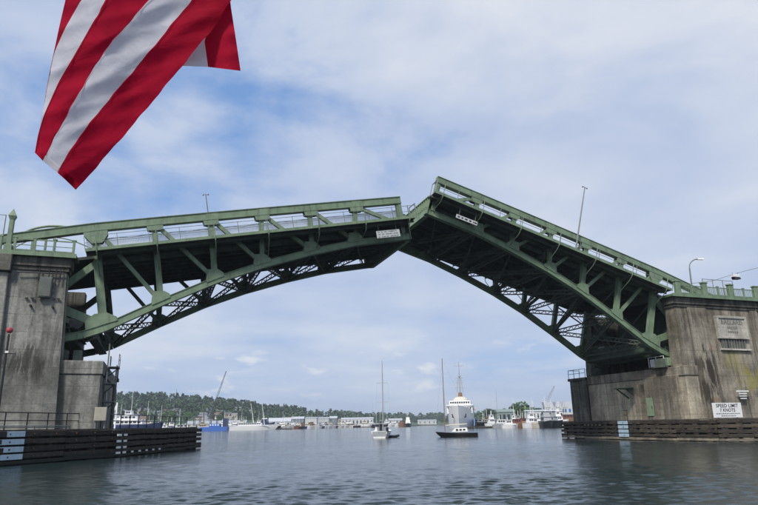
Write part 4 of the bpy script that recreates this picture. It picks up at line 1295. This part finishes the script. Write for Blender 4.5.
# the sailing boat in the middle, stern to us
t = thing('sailing_boat', ground(382.5, 116, 0), 'white sailing boat with bare mast in mid-channel, seen from astern', 'sailing boat', None, -YAW + math.pi / 2 - .12)
hull_mb(9.5, 3.3, 1.15, flare=.7, full=.4).build('hull', WH, t)
MB().box(-4.76, -4.6, -1.2, 1.2, .25, 1.1).build('transom_panel', GRYB, t)
MB().hexa([(-2.3, -1.1, 1.17), (2.2, -.9, 1.17), (2.2, .9, 1.17), (-2.3, 1.1, 1.17), (-2.1, -.95, 1.85), (1.7, -.7, 1.7), (1.7, .7, 1.7), (-2.1, .95, 1.85)]).build('cabin', WH, t)
MB().tube((.9, 0, 1.7), (.9, 0, 13.6), .11, .06, 8).build('mast', GRYB, t)
for z in (6.2, 9.6): MB().tube((.9, -1.0, z), (.9, 1.0, z), .035).build('spreader', GRYB, t)
MB().tube((.8, 0, 2.7), (-3.2, 0, 2.8), .18, .14, 8).build('furled_boom', GRYB, t)
for a, b in (((.9, 0, 13.5), (4.6, 0, 1.5)), ((.9, 0, 13.5), (-4.5, 0, 1.2)), ((.9, 1.0, 9.6), (.9, 1.5, 1.2)), ((.9, -1.0, 9.6), (.9, -1.5, 1.2))):
    MB().tube(a, b, .015, .015, 4).build('stay', GRYB, t)
MB().lathe((-3.1, 0, 1.2), [(.28, 0), (.26, 1.1), (.16, 1.6)], 8).build('steering_pedestal', M['black'], t)
MB().cbox((-4.5, -1.35, 1.35), (.5, .4, .8)).build('outboard_motor', M['black'], t)
MB().box(-3.6, -2.2, -1.0, 1.0, 2.35, 2.45).build('canopy', GRYB, t)
dg = thing('inflatable_dinghy', ground(391.5, 115, 0), 'dark inflatable dinghy trailing beside the white sailing boat', 'dinghy', None, -YAW + .2)
MB().path([(-1.2, -.55, .18), (.7, -.55, .2), (1.25, 0, .32), (.7, .55, .2), (-1.2, .55, .18)], .22, 8).build('tube', M['black'], dg)
MB().box(-1.2, .6, -.5, .5, .03, .1).build('floor', M['black'], dg)
MB().cbox((-1.25, 0, .5), (.35, .35, .7)).build('outboard_motor', M['black'], dg)
# black-hulled sloop
t = thing('sailing_boat', ground(456, 110, 0), 'black-hulled sailing boat with bare mast crossing before the white ship', 'sailing boat', None, -YAW + math.pi - .22)
hull_mb(7.2, 2.4, .66, flare=.7, full=.35, rake=.14).build('hull', BLKH, t)
MB().box(-3.4, -.2, -1.24, -1.21, .45, .62).build('hull_stripe', GRYB, t)
MB().hexa([(-2.0, -.85, .86), (.7, -.7, .86), (.7, .7, .86), (-2.0, .85, .86), (-1.8, -.75, 1.5), (.1, -.6, 1.42), (.1, .6, 1.42), (-1.8, .75, 1.5)]).build('cabin', WH, t)
for k in range(3): MB().box(-1.6 + k * .6, -1.2 + k * .6, .78, .83, 1.05, 1.32).build('window', M['glass'], t)
MB().tube((1.9, 0, .9), (1.9, 0, 13.2), .085, .05, 8).build('mast', WOODM, t)
MB().tube((1.8, 0, 1.9), (-1.9, 0, 2.1), .09, .07, 6).build('furled_boom', CREAM, t)
for a, b in (((1.9, 0, 13.1), (3.5, 0, 1.1)), ((1.9, 0, 13.1), (-3.3, 0, 1.0)), ((1.9, 0, 9.5), (1.7, 1.05, .95)), ((1.9, 0, 9.5), (1.7, -1.05, .95))):
    MB().tube(a, b, .014, .014, 4).build('stay', GRYB, t)
pn = MB()
# the big white ship, bow on
SH = 318
t = thing('white_ship', ground(461.5, SH + 30, 0), 'big white ship seen bow-on with anchors and a tall mast', 'ship', None, -YAW - math.pi / 2 - .16)
hull_mb(62, 13.4, 8.2, 30, .96, .05, .60, .22).build('hull', WH, t, smooth=False)
MB().box(-26, 14, -6.6, 6.6, 7.2, 11.3).build('superstructure', WH, t, bevel=.15)
MB().box(-20, 15, -6.9, 6.9, 11.303, 11.75).build('bridge_deck', WH, t)
MB().box(-18, 9.0, -5.6, 5.6, 11.753, 14.0).build('bridge_house', WH, t, bevel=.2)
for k in range(9): MB().box(9.003, 9.06, -5.1 + k * 1.16, -4.2 + k * 1.16, 12.6, 13.5).build('window', M['glass'], t)
for k in range(10): MB().box(14.004, 14.06, -6.0 + k * 1.25, -5.4 + k * 1.25, 9.6, 10.5).build('window', M['glass'], t)
MB().lathe((0, 0, 14.0), [(4.2, 0), (4.0, 1.0), (3.0, 1.9), (1.2, 2.4)], 18).build('dome', CREAM, t)
MB().lathe((-2, 0, 16.2), [(1.3, 0), (1.0, 2.4), (.7, 2.5)], 12).build('mast_base', WOODM, t)
MB().tube((-2, 0, 18.5), (-2, 0, 35.5), .42, .14, 8).build('mast', GRYB, t)
for z, hw in ((21.5, 2.6), (24.0, 2.2), (26.5, 1.9), (33.2, 2.8)): MB().tube((-2, -hw, z), (-2, hw, z), .16).build('yard', GRYB, t)
for y in (-1.6, 1.6): MB().tube((-2, y, 19), (-2, y * .5, 26.5), .16).build('mast_leg', GRYB, t)
MB().lathe((-2, 0, 27.2), [(.9, 0), (.9, .5), (.3, .8)], 10).build('radar', GRYB, t)
for s in (-1, 1):
    an = MB()
    an.beam((25.6, s * 3.45, 6.9), (26.0, s * 2.95, 5.2), .5, .3); an.beam((25.6, s * 3.5, 5.6), (26.1, s * 2.6, 5.1), .5, .3)
    an.build('anchor', M['black'], t)
MB().tube((30.9, 0, 10.6), (31.2, 0, 13.4), .12, .08, 6).build('jack_staff', GRYB, t)
for s in (-1, 1):
    rl_ = MB(); q0 = None
    for k in range(9):
        kk = .70 + .3 * k / 8
        q1 = (-31 + 62 * kk, s * max(.1, 6.7 * (1 - ((kk - .60) / .40) ** 2) - .15), 8.2 * (1 + .35 * (kk - .4) ** 1.4 / .49) + 1.0)
        rl_.tube((q1[0], q1[1], q1[2] - 1.1), q1, .05, .05, 4)
        if q0: rl_.tube(q0, q1, .05, .05, 4)
        q0 = q1
    rl_.build('bow_rail', GRYB, t)
MB().box(4, 22, 7.0, 7.45, 1.2, 4.6).build('blue_panel', plain('faded_blue', (.20, .33, .58), .5), t)
for s in (-1, 1):
    MB().hexa([(-10, s * 6.7, 9.4), (-3, s * 6.7, 9.4), (-3, s * 7.9, 9.4), (-10, s * 7.9, 9.4), (-10, s * 6.7, 10.6), (-3, s * 6.7, 10.6), (-3, s * 8.0, 10.6), (-10, s * 8.0, 10.6)]).build('lifeboat', CREAM, t)
# head-on yacht
t = motor_boat(408, 700, 24, 7.6, 3.0, math.pi / -2, BLKH, WH, 'white motor yacht with a dark hull heading towards us, right of the sailing boat', 3, 4)
CRD = plain('dark_gantry_steel', (.05, .055, .06), .6)
# left shore
motor_boat(134, 330, 30, 7.5, 4.2, .05, NAVY, WH, 'long navy-blue fishing vessel with white wheelhouse behind the left fender', 3, 9, name='fishing_vessel')
a = thing('a_frame_crane', ground(112, 318, 0), 'white A-frame crane standing by the left fender', 'crane', None, -YAW)
MB().beam((-3.2, 0, 2.2), (1.2, 0, 14.0), .5, .5, (0, 1, 0)).build('leg', WH, a)
MB().beam((1.2, 0, 2.2), (1.4, 0, 15.2), .6, .6, (0, 1, 0)).build('leg', WH, a)
MB().beam((-1.2, 0, 7.2), (1.3, 0, 7.2), .4, .4, (0, 1, 0)).build('cross_beam', WH, a)
MB().box(-4, 3, -3, 3, -.6, 2.2).build('pontoon', GRYB, a)
motor_boat(184, 380, 15, 5, 2.4, .3, BLKH, WH, 'dark-hulled trawler with white wheelhouse at the end of the left fender', 1, 9, name='fishing_vessel')
motor_boat(173, 400, 11, 4.2, 2.0, .5, WH, WH, 'small white cruiser tucked behind the left fender', 2, 3)
motor_boat(194, 420, 9, 3.6, 1.6, .1, WH, WH, 'little white launch beside the dark trawler', 1, 2)
b_ = thing('blue_barge', ground(214.5, 530, 0), 'royal-blue work barge with deck house at the left shore', 'barge', None, -YAW)
MB().hexa([(-11, -4, -.6), (11, -4, -.6), (11, 4, -.6), (-11, 4, -.6), (-11.4, -4, 3.2), (11.2, -4, 3.2), (11.2, 4, 3.2), (-11.4, 4, 3.2)]).build('hull', BLU, b_)
MB().box(-4, 5, -2.8, 2.8, 3.203, 5.6).build('deck_house', BLU, b_, bevel=.1)
MB().box(7.2, 10.6, -2.8, 2.8, 3.203, 9.8).build('winch_tower', NAVY, b_)
for k in range(4): MB().box(-3.4 + k * 2.1, -2.2 + k * 2.1, -2.86, -2.804, 4.2, 5.1).build('window', WH, b_)
motor_boat(254, 560, 44, 8, 3.6, -.02, WH, WH, 'long pale-hulled fishing vessel with two white booms at the left shore', 1, 0, name='fishing_vessel', booms=2)
motor_boat(266, 585, 16, 6, 5.0, .0, NAVY, NAVY, 'dark blue wheelhouse boat behind the long pale vessel', 2, 6, name='fishing_vessel')
motor_boat(236, 575, 14, 5, 3.6, .0, WH, WH, 'white cruiser between the blue barge and the long pale vessel', 2, 4)
motor_boat(246, 600, 13, 5, 3.4, .2, TAN, WOODM, 'brown wooden boat half hidden behind the long pale vessel', 1, 7)
motor_boat(272, 620, 18, 5, 2.8, .1, BLKH, WH, 'dark-hulled boat with white cabin right of the long pale vessel', 1, 4)
motor_boat(295, 740, 26, 7, 3.0, .0, CREAM, WH, 'cream cruiser with a long row of windows on the left middle shore', 1, 2)
motor_boat(314, 790, 15, 5.5, 3.0, .2, GRYB, GRYB, 'small grey cruiser right of the cream cruiser', 1, 3)
motor_boat(328, 800, 16, 6, 3.4, .1, WH, WH, 'white cabin cruiser with tall flybridge on the middle shore', 3, 4)
motor_boat(337, 805, 11, 5, 2.8, .1, WH, WH, 'small white runabout beside the tall flybridge cruiser', 1, 2)
motor_boat(350, 815, 24, 6.5, 3.0, -.1, WH, WH, 'white motor yacht moored before the long white boat shed', 2, 3)
motor_boat(366, 820, 20, 6, 3.0, .0, WH, CREAM, 'white yacht with cream cabin at the right end of the long boat shed', 2, 3)
motor_boat(357, 800, 10, 4, 2.0, .1, BLKH, WH, 'little dark-hulled launch between the two white yachts', 1, 1)
t = motor_boat(380, 640, 17, 6, 2.6, .0, BLKH, GRYB, 'grey work boat with tall funnel directly behind the sailing boat', 1, 13, name='work_boat')
motor_boat(395, 900, 22, 6, 3.2, .0, WH, WH, 'long low white yacht left of the head-on yacht', 2, 3)
motor_boat(402, 720, 8, 5, 4.6, .0, WOODM, WOODM, 'brown wooden tug beside the head-on yacht', 1, 4)
for (u, d, w_, h_, lb) in ((206, 590, 7, 15, 'dark steel gantry frame left of the lattice crane foot'), (213, 600, 6, 12, 'dark steel gantry frame right of the lattice crane foot'), (196, 560, 5, 10, 'low dark gantry frame beyond the left fender end'), (264, 600, 6, 13, 'dark gantry frame behind the dark blue wheelhouse boat')):
    g_ = thing('gantry_frame', ground(u, d, 1.5), lb, 'gantry', None, -YAW)
    for x in (-w_ / 2, w_ / 2):
        for y in (0, 4): MB().beam((x, y, -1), (x, y, h_), .5, .5, (0, 1, 0)).build('leg', CRD, g_)
    for y in (0, 4): MB().beam((-w_ / 2 - 1, y, h_ + .3), (w_ / 2 + 1, y, h_ + .3), .5, .7).build('beam', CRD, g_)
    MB().cbox((0, 2, h_ + .2), (1.6, 3, 1.6)).build('hoist', CRD, g_)
motor_boat(121, 345, 16, 5, 3.0, .1, WH, WH, 'white cruiser behind the stern of the navy fishing vessel', 3, 6)
motor_boat(150, 400, 18, 5, 3.0, -.1, WH, CREAM, 'white boat with cream cabin behind the navy vessel bow', 2, 12)
motor_boat(163, 410, 14, 5, 2.6, .4, GRYB, WH, 'grey-hulled boat with white cabin right of the navy vessel', 2, 10)
motor_boat(204, 545, 14, 5, 3.0, .2, WH, TAN, 'white boat with tan cabin left of the blue barge', 2, 8)
motor_boat(225, 590, 16, 5, 3.6, -.1, WH, WH, 'white cruiser behind the winch tower of the blue barge', 3, 8)
motor_boat(243, 575, 13, 5, 4.4, .0, NAVY, CREAM, 'navy boat with cream cabin behind the long pale vessel', 2, 9)
motor_boat(260, 590, 12, 5, 4.2, .1, REDB, WH, 'dull red boat with white cabin behind the long pale vessel', 2, 8)
motor_boat(284, 660, 18, 5, 3.2, -.1, WH, WH, 'white cruiser left of the cream cruiser', 2, 4)
motor_boat(304, 750, 12, 4, 2.8, .1, GRYB, WH, 'small grey boat with white cabin at the stern of the cream cruiser', 2, 6)
motor_boat(388, 850, 20, 6, 3.0, .1, WH, WH, 'white yacht just right of the sailing boat mast', 3, 6)
motor_boat(372, 830, 18, 5, 3.0, .1, WH, WH, 'white yacht just left of the sailing boat mast', 2, 10)
mr = random.Random(31)
HC = [('white', WH), ('navy', NAVY), ('cream', CREAM), ('grey', GRYB), ('black', BLKH), ('dull red', REDB)]
CC = [('white', WH), ('cream', CREAM), ('wooden', WOODM), ('grey', GRYB)]
used = set()
for (u0, u1, n, dd_, where) in ((288, 306, 5, -22, 'in front of the cream cruiser dock'), (306, 322, 6, -24, 'before the small white-fronted boathouse'), (322, 341, 7, -26, 'before the narrow dark boathouse'),
                                (341, 375, 10, -30, 'along the long white boat shed'), (384, 403, 5, 40, 'between the sailing boat and the head-on yacht'), (229, 262, 6, -2, 'inshore of the long pale vessel'),
                                (141, 172, 5, 60, 'inshore of the navy fishing vessel'), (478, 496, 4, 30, 'between the white ship and the grey-green shed'), (513, 545, 7, 20, 'before the white warehouse')):
    for i in range(n):
        u = u0 + (u1 - u0) * (i + mr.uniform(.2, .8)) / n
        for _ in range(40):
            a, b = mr.choice(HC if mr.random() < .6 else HC[:1]), mr.choice(CC)
            if (a[0], b[0], where) not in used: break
        used.add((a[0], b[0], where))
        d = shore_d(u) + dd_ - (10 if u > 470 else 0)
        L = mr.uniform(6, 9) * (1 if u > 470 else 1.5)
        motor_boat(u, d, L, L * .34, L * .17 + .4, mr.uniform(-.5, .5), a[1], b[1], '%s-hulled boat with %s cabin moored %s' % (a[0], b[0], where), mr.choice((1, 2, 2)), mr.uniform(2, 9), 'boats moored along the shores', name='moored_boat')
# right shore
motor_boat(478, 345, 16, 5, 2.4, .1, BLKH, GRYB, 'dark barge-like boat right of the big white ship', 1, 4)
motor_boat(486, 350, 10, 4, 2.2, .3, GRYB, CREAM, 'small cream-cabined boat between the ship and the grey-green shed', 1, 4)
motor_boat(493, 330, 8, 3.5, 2.2, .2, WH, WH, 'small white boat at the left end of the grey-green shed', 2, 2)
motor_boat(503, 285, 9, 3.6, 1.6, .0, GRYB, WH, 'white-cabined boat moored in front of the grey-green shed', 1, 2)
motor_boat(510, 280, 7, 3.2, 1.4, .0, WH, WH, 'little white cruiser at the right end of the grey-green shed', 1, 1)
motor_boat(518.5, 300, 8.5, 4, 1.8, .1, WOODM, REDB, 'rusty red tug right of the grey-green shed', 1, 3, name='tug_boat')
motor_boat(525, 305, 7, 3.5, 2.2, .1, TAN, REDB, 'tan boat with a red-brown cabin beside the red tug', 1, 3)
motor_boat(533, 290, 9, 3.8, 2.0, .2, WH, WH, 'white cabin cruiser with dark windows by the warehouse', 2, 2)
motor_boat(539, 270, 7, 3.2, 1.8, -1.2, CREAM, WH, 'cream boat turned bow-on by the warehouse', 1, 2)
motor_boat(547, 262, 10, 4.6, 2.2, -1.5, BLKH, GRYB, 'dark-hulled fishing boat with a grey wheelhouse facing us', 2, 6, name='fishing_vessel')
motor_boat(554, 266, 8.5, 4.0, 2.3, -.8, BLKH, GRYB, 'grey workboat between fishing boat and right fender', 2, 5, name='work_boat')
motor_boat(560, 285, 8, 4, 2.6, .0, WH, WH, 'tall white cruiser next to the right fender', 3, 2)
motor_boat(570, 300, 12, 4.5, 3.4, .0, WOODM, REDB, 'dark red boat mostly hidden behind the right fender', 1, 3)
# pontoons the boats lie at
for (v0, v1, d, lb) in ((192, 290, 575, 'low grey mooring dock on the left shore'), (290, 375, 812, 'low grey mooring dock on the middle shore'), (470, 575, 308, 'low dark mooring dock on the right shore')):
    c = ground((v0 + v1) / 2, d, 0); L = (v1 - v0) / FPX * d
    dk = thing('mooring_dock', c, lb, 'dock', None, -YAW)
    MB().box(-L / 2, L / 2, 0, 3, -.4, .9).build('deck', M['timber_grey'], dk)
    for k in range(int(L / 9)):
        MB().tube((-L / 2 + 4 + k * 9, -.25, -1), (-L / 2 + 4 + k * 9, -.25, 3.6), .2, .18, 6).build('pile', M['timber'], dk)
# loose masts standing among the boats
for u, v, d, lb in ((498, 392, 300, 'thin bare mast standing at the grey-green shed'), (174, 391, 395, 'dark bare mast behind the left fender'), (283, 412, 640, 'thin pale mast by the boat shed'), (318, 408, 780, 'pale mast by the grey boathouse'), (373, 404, 700, 'white mast left of the sailing boat'), (566, 402, 320, 'thin mast before the gabled houses')):
    g0 = ground(u, d, .5); hv = 425.4 - .0172 * (u - 379)
    mm = thing('bare_mast', g0, lb, 'mast')
    hgt = (hv - v) / FPX * d + 1.5
    MB().tube((0, 0, 0), (0, 0, hgt), .13, .07, 6).build('pole', GRYB if u != 174 else M['black'], mm)
    MB().tube((-.9, 0, hgt * .7), (.9, 0, hgt * .7), .06).build('spreader', GRYB, mm)
# cranes
CRN = plain('crane_dark_steel', (.07, .075, .08), .6)
def lattice_crane(u, d, bv, tu, tv, label, col, cab=True):
    p0 = ground(u, d, 2.0)
    hv = 425.4 - .0172 * (tu - 379)
    q = ground(tu, d, 2.0); q.z = (hv - tv) / FPX * d + 2.1
    t = thing('lattice_crane', p0, label, 'crane')
    hp = Vector((0, 0, 4.5)); tip = q - p0
    dv = (tip - hp).normalized(); s = dv.cross(Vector((_f0.x, _f0.y, 0))).normalized()
    w0 = .9
    for k in (-1, 1):
        MB().beam(hp + s * k * w0, tip + s * k * .25, .30, .30).build('boom_chord', col, t)
    n = 14; mb = MB()
    for i in range(n):
        a, b = hp + (tip - hp) * (i / n), hp + (tip - hp) * ((i + 1) / n)
        wa_, wb_ = w0 + (.25 - w0) * i / n, w0 + (.25 - w0) * (i + 1) / n
        mb.beam(a + s * wa_ * (1 if i % 2 else -1), b - s * wb_ * (1 if i % 2 else -1), .10, .10)
    mb.build('boom_lacing', col, t)
    MB().cbox((-1.5, 0, 3.6), (5.5, 3.6, 3.2), -YAW).build('crane_house', col, t)
    MB().cbox((0, 0, .9), (6.5, 4.4, 1.8), -YAW).build('undercarriage', M['black'], t)
    MB().tube((-3.2, 0, 5.2), tip, .05, .05, 4).build('pendant', M['black'], t)
    return t
lattice_crane(207.5, 640, 398, 223.5, 374, 'tall lattice crane raising its boom over the left shore', CRN)
lattice_crane(543, 420, 410, 557.5, 388, 'lattice crane boom behind the right shore warehouse', GRYB)

# ------------------------------------------------------------------ the flag in the foreground
def cloth_mat(name, col):
    m, t, b = new_mat(name)
    a = noise_n(t, 9, 3, .5, opos(t))
    r = ramp(t, [(.3, tuple(c * .86 for c in col)), (.7, tuple(min(1, c * 1.08) for c in col))])
    t.links.new(a, r.inputs[0])
    t.links.new(r.outputs[0], b.inputs['Base Color'])
    b.inputs['Roughness'].default_value = .75
    b.inputs['Specular IOR Level'].default_value = .08
    tr_ = N(t, 'ShaderNodeBsdfTranslucent'); t.links.new(r.outputs[0], tr_.inputs[0])
    ms = N(t, 'ShaderNodeMixShader'); ms.inputs[0].default_value = .38
    t.links.new(b.outputs[0], ms.inputs[1]); t.links.new(tr_.outputs[0], ms.inputs[2])
    t.links.new(ms.outputs[0], t.nodes['Material Output'].inputs[0])
    wv1 = N(t, 'ShaderNodeTexWave', inp={'Scale': 120.0}); wv2 = N(t, 'ShaderNodeTexWave', bands_direction='Z', inp={'Scale': 120.0})
    t.links.new(opos(t), wv1.inputs[0]); t.links.new(opos(t), wv2.inputs[0])
    crease = noise_n(t, 7, 4, .6, opos(t), 1.0)
    bump(t, b, math_n(t, 'ADD', math_n(t, 'ADD', math_n(t, 'MULTIPLY', wv1.outputs['Fac'], .02), math_n(t, 'MULTIPLY', wv2.outputs['Fac'], .02)), crease), .22, .03)
    return m
CR, CW = cloth_mat('red_flag_cloth', (.44, .008, .034)), cloth_mat('white_flag_cloth', (.70, .69, .75))
fl = thing('striped_flag', pix(140, -60, 2.4), 'red and white striped flag hanging in the foreground, upper left', 'flag')
bpy.context.view_layer.update()
K = 260 / 656.0
def resample(pts, n):
    P = [Vector(p) for p in pts]; ls = [0]
    for a, b in zip(P, P[1:]): ls.append(ls[-1] + (b - a).length)
    out = []
    for i in range(n):
        s = ls[-1] * i / (n - 1)
        for j in range(len(P) - 1):
            if s <= ls[j + 1] + 1e-9:
                k = (s - ls[j]) / (ls[j + 1] - ls[j]); out.append(P[j].lerp(P[j + 1], k)); break
    return out
def smooth(ps, it=3):
    for _ in range(it):
        ps = [ps[0]] + [(ps[i - 1] + ps[i] * 2 + ps[i + 1]) / 4 for i in range(1, len(ps) - 1)] + [ps[-1]]
    return ps
BND = [[(232, -230), (188, -80), (165, 0), (150, 65), (137, 130)],
       [(300, -230), (235, -80), (205, 0), (165, 70), (138, 130), (120, 205), (107, 290)],
       [(395, -230), (308, -80), (268, 0), (200, 120), (150, 205), (112, 290), (97, 340), (89, 386)],
       [(520, -230), (425, -80), (375, 0), (265, 125), (205, 222), (150, 322), (107, 406)],
       [(650, -230), (540, -80), (485, 0), (362, 150), (270, 258), (195, 352), (145, 436)],
       [(760, -230), (640, -80), (583, 0), (545, 62), (460, 166), (330, 322), (193, 479)]]
NS = 90
BND = [smooth(resample(b, NS)) for b in BND]
for q, b in enumerate(BND):                             # the cloth edge and seams are never quite straight
    for i, p_ in enumerate(b):
        if q == 0 or (q < 3 and i > NS * .45): continue
        p_.x += 1.3 * math.sin(i * .55 + b[0].x) + .7 * math.sin(i * 1.3 + b[0].y * .1 + b[0].x)
def fdepth(x, y):
    r_ = 2.40 + .012 * math.sin(x * .016 + y * .006 + .6) + .012 * math.sin((x + y * .72) * .0115 + 1.0) + .007 * math.sin(x * .05 - y * .012) + .003 * math.sin(y * .045 + x * .03)
    r_ += .05 * max(0, (170 - x) / 90.0) ** 2 if x < 170 and y > 0 else 0
    r_ += .007 * abs(math.sin(x * .021 + y * .034 + .4)) + .006 * abs(math.sin(x * .034 - y * .011 + 2.0)) + .004 * abs(math.sin(y * .06 + x * .013))
    return r_
def strip(b0, b1, mat, name, dfun, nc=16):
    vs = []; fs = []
    for i in range(NS):
        for j in range(nc):
            p_ = b0[i].lerp(b1[i], j / (nc - 1))
            vs.append(pix(p_.x * K, p_.y * K, dfun(p_.x, p_.y)) - fl.location)
    for i in range(NS - 1):
        for j in range(nc - 1):
            fs.append((i * nc + j, i * nc + j + 1, (i + 1) * nc + j + 1, (i + 1) * nc + j))
    mb = MB().add(vs, fs)
    o = mb.build(name, mat, fl, smooth=True, fix=False)
    return o
for k in range(5):
    strip(BND[k], BND[k + 1], CR if k % 2 == 0 else CW, 'stripe', fdepth)
def bdepth(x, y): return fdepth(x, y) + .05 + .03 * math.sin(x * .05 + 1)
bw0 = resample([(585, -120), (540, 20), (490, 110), (455, 150), (445, 166)], NS)
bw1 = resample([(600, -120), (560, 20), (530, 70), (516, 105), (525, 169)], NS)
bw2 = resample([(560, -230), (577, -30), (583, 20), (597, 110), (607, 179)], NS)
bw1b = resample([(530, -230), (540, -30), (530, 40), (516, 105), (525, 169)], NS)
strip(bw0, bw1, CW, 'stripe', bdepth, 5)
strip(bw1b, bw2, CR, 'stripe', bdepth, 7)
for k in range(2, 5):                                  # seams between the stripes
    n = NS; vs = []; fs = []
    for i in range(n):
        p_ = BND[k][i]
        for dx_ in (-1.3, 1.3):
            vs.append(pix((p_.x + dx_) * K, p_.y * K, fdepth(p_.x, p_.y) - .0035) - fl.location)
    for i in range(n - 1): fs.append((2 * i, 2 * i + 2, 2 * i + 3, 2 * i + 1))
    MB().add(vs, fs).build('seam', CR, fl, smooth=True, fix=False)
# hems stitched along the fly end
def hem(a, b, mat, dfun, off=14):
    n = 12; vs = []; fs = []
    for i in range(n):
        p_ = Vector(a).lerp(Vector(b), i / (n - 1))
        for dy_ in (0, -off):
            q = Vector((p_.x + (-dy_) * .45, p_.y + dy_))
            vs.append(pix(q.x * K, q.y * K, dfun(q.x, q.y) - .004) - fl.location)
    for i in range(n - 1): fs.append((2 * i, 2 * i + 2, 2 * i + 3, 2 * i + 1))
    MB().add(vs, fs).build('hem', mat, fl, smooth=True, fix=False)
hem((90, 386), (107, 405), CR, fdepth); hem((108, 406), (144, 435), CW, fdepth); hem((146, 437), (193, 478), CR, fdepth)
stf = thing('flag_staff', pix(150, -150, 2.42), 'wooden staff above the picture that the flag hangs from', 'flag staff')
MB().tube(pix(20, -60, 2.42) - stf.location, pix(420, -150, 2.42) - stf.location, .02, .02, 10).build('pole', WOODM, stf)
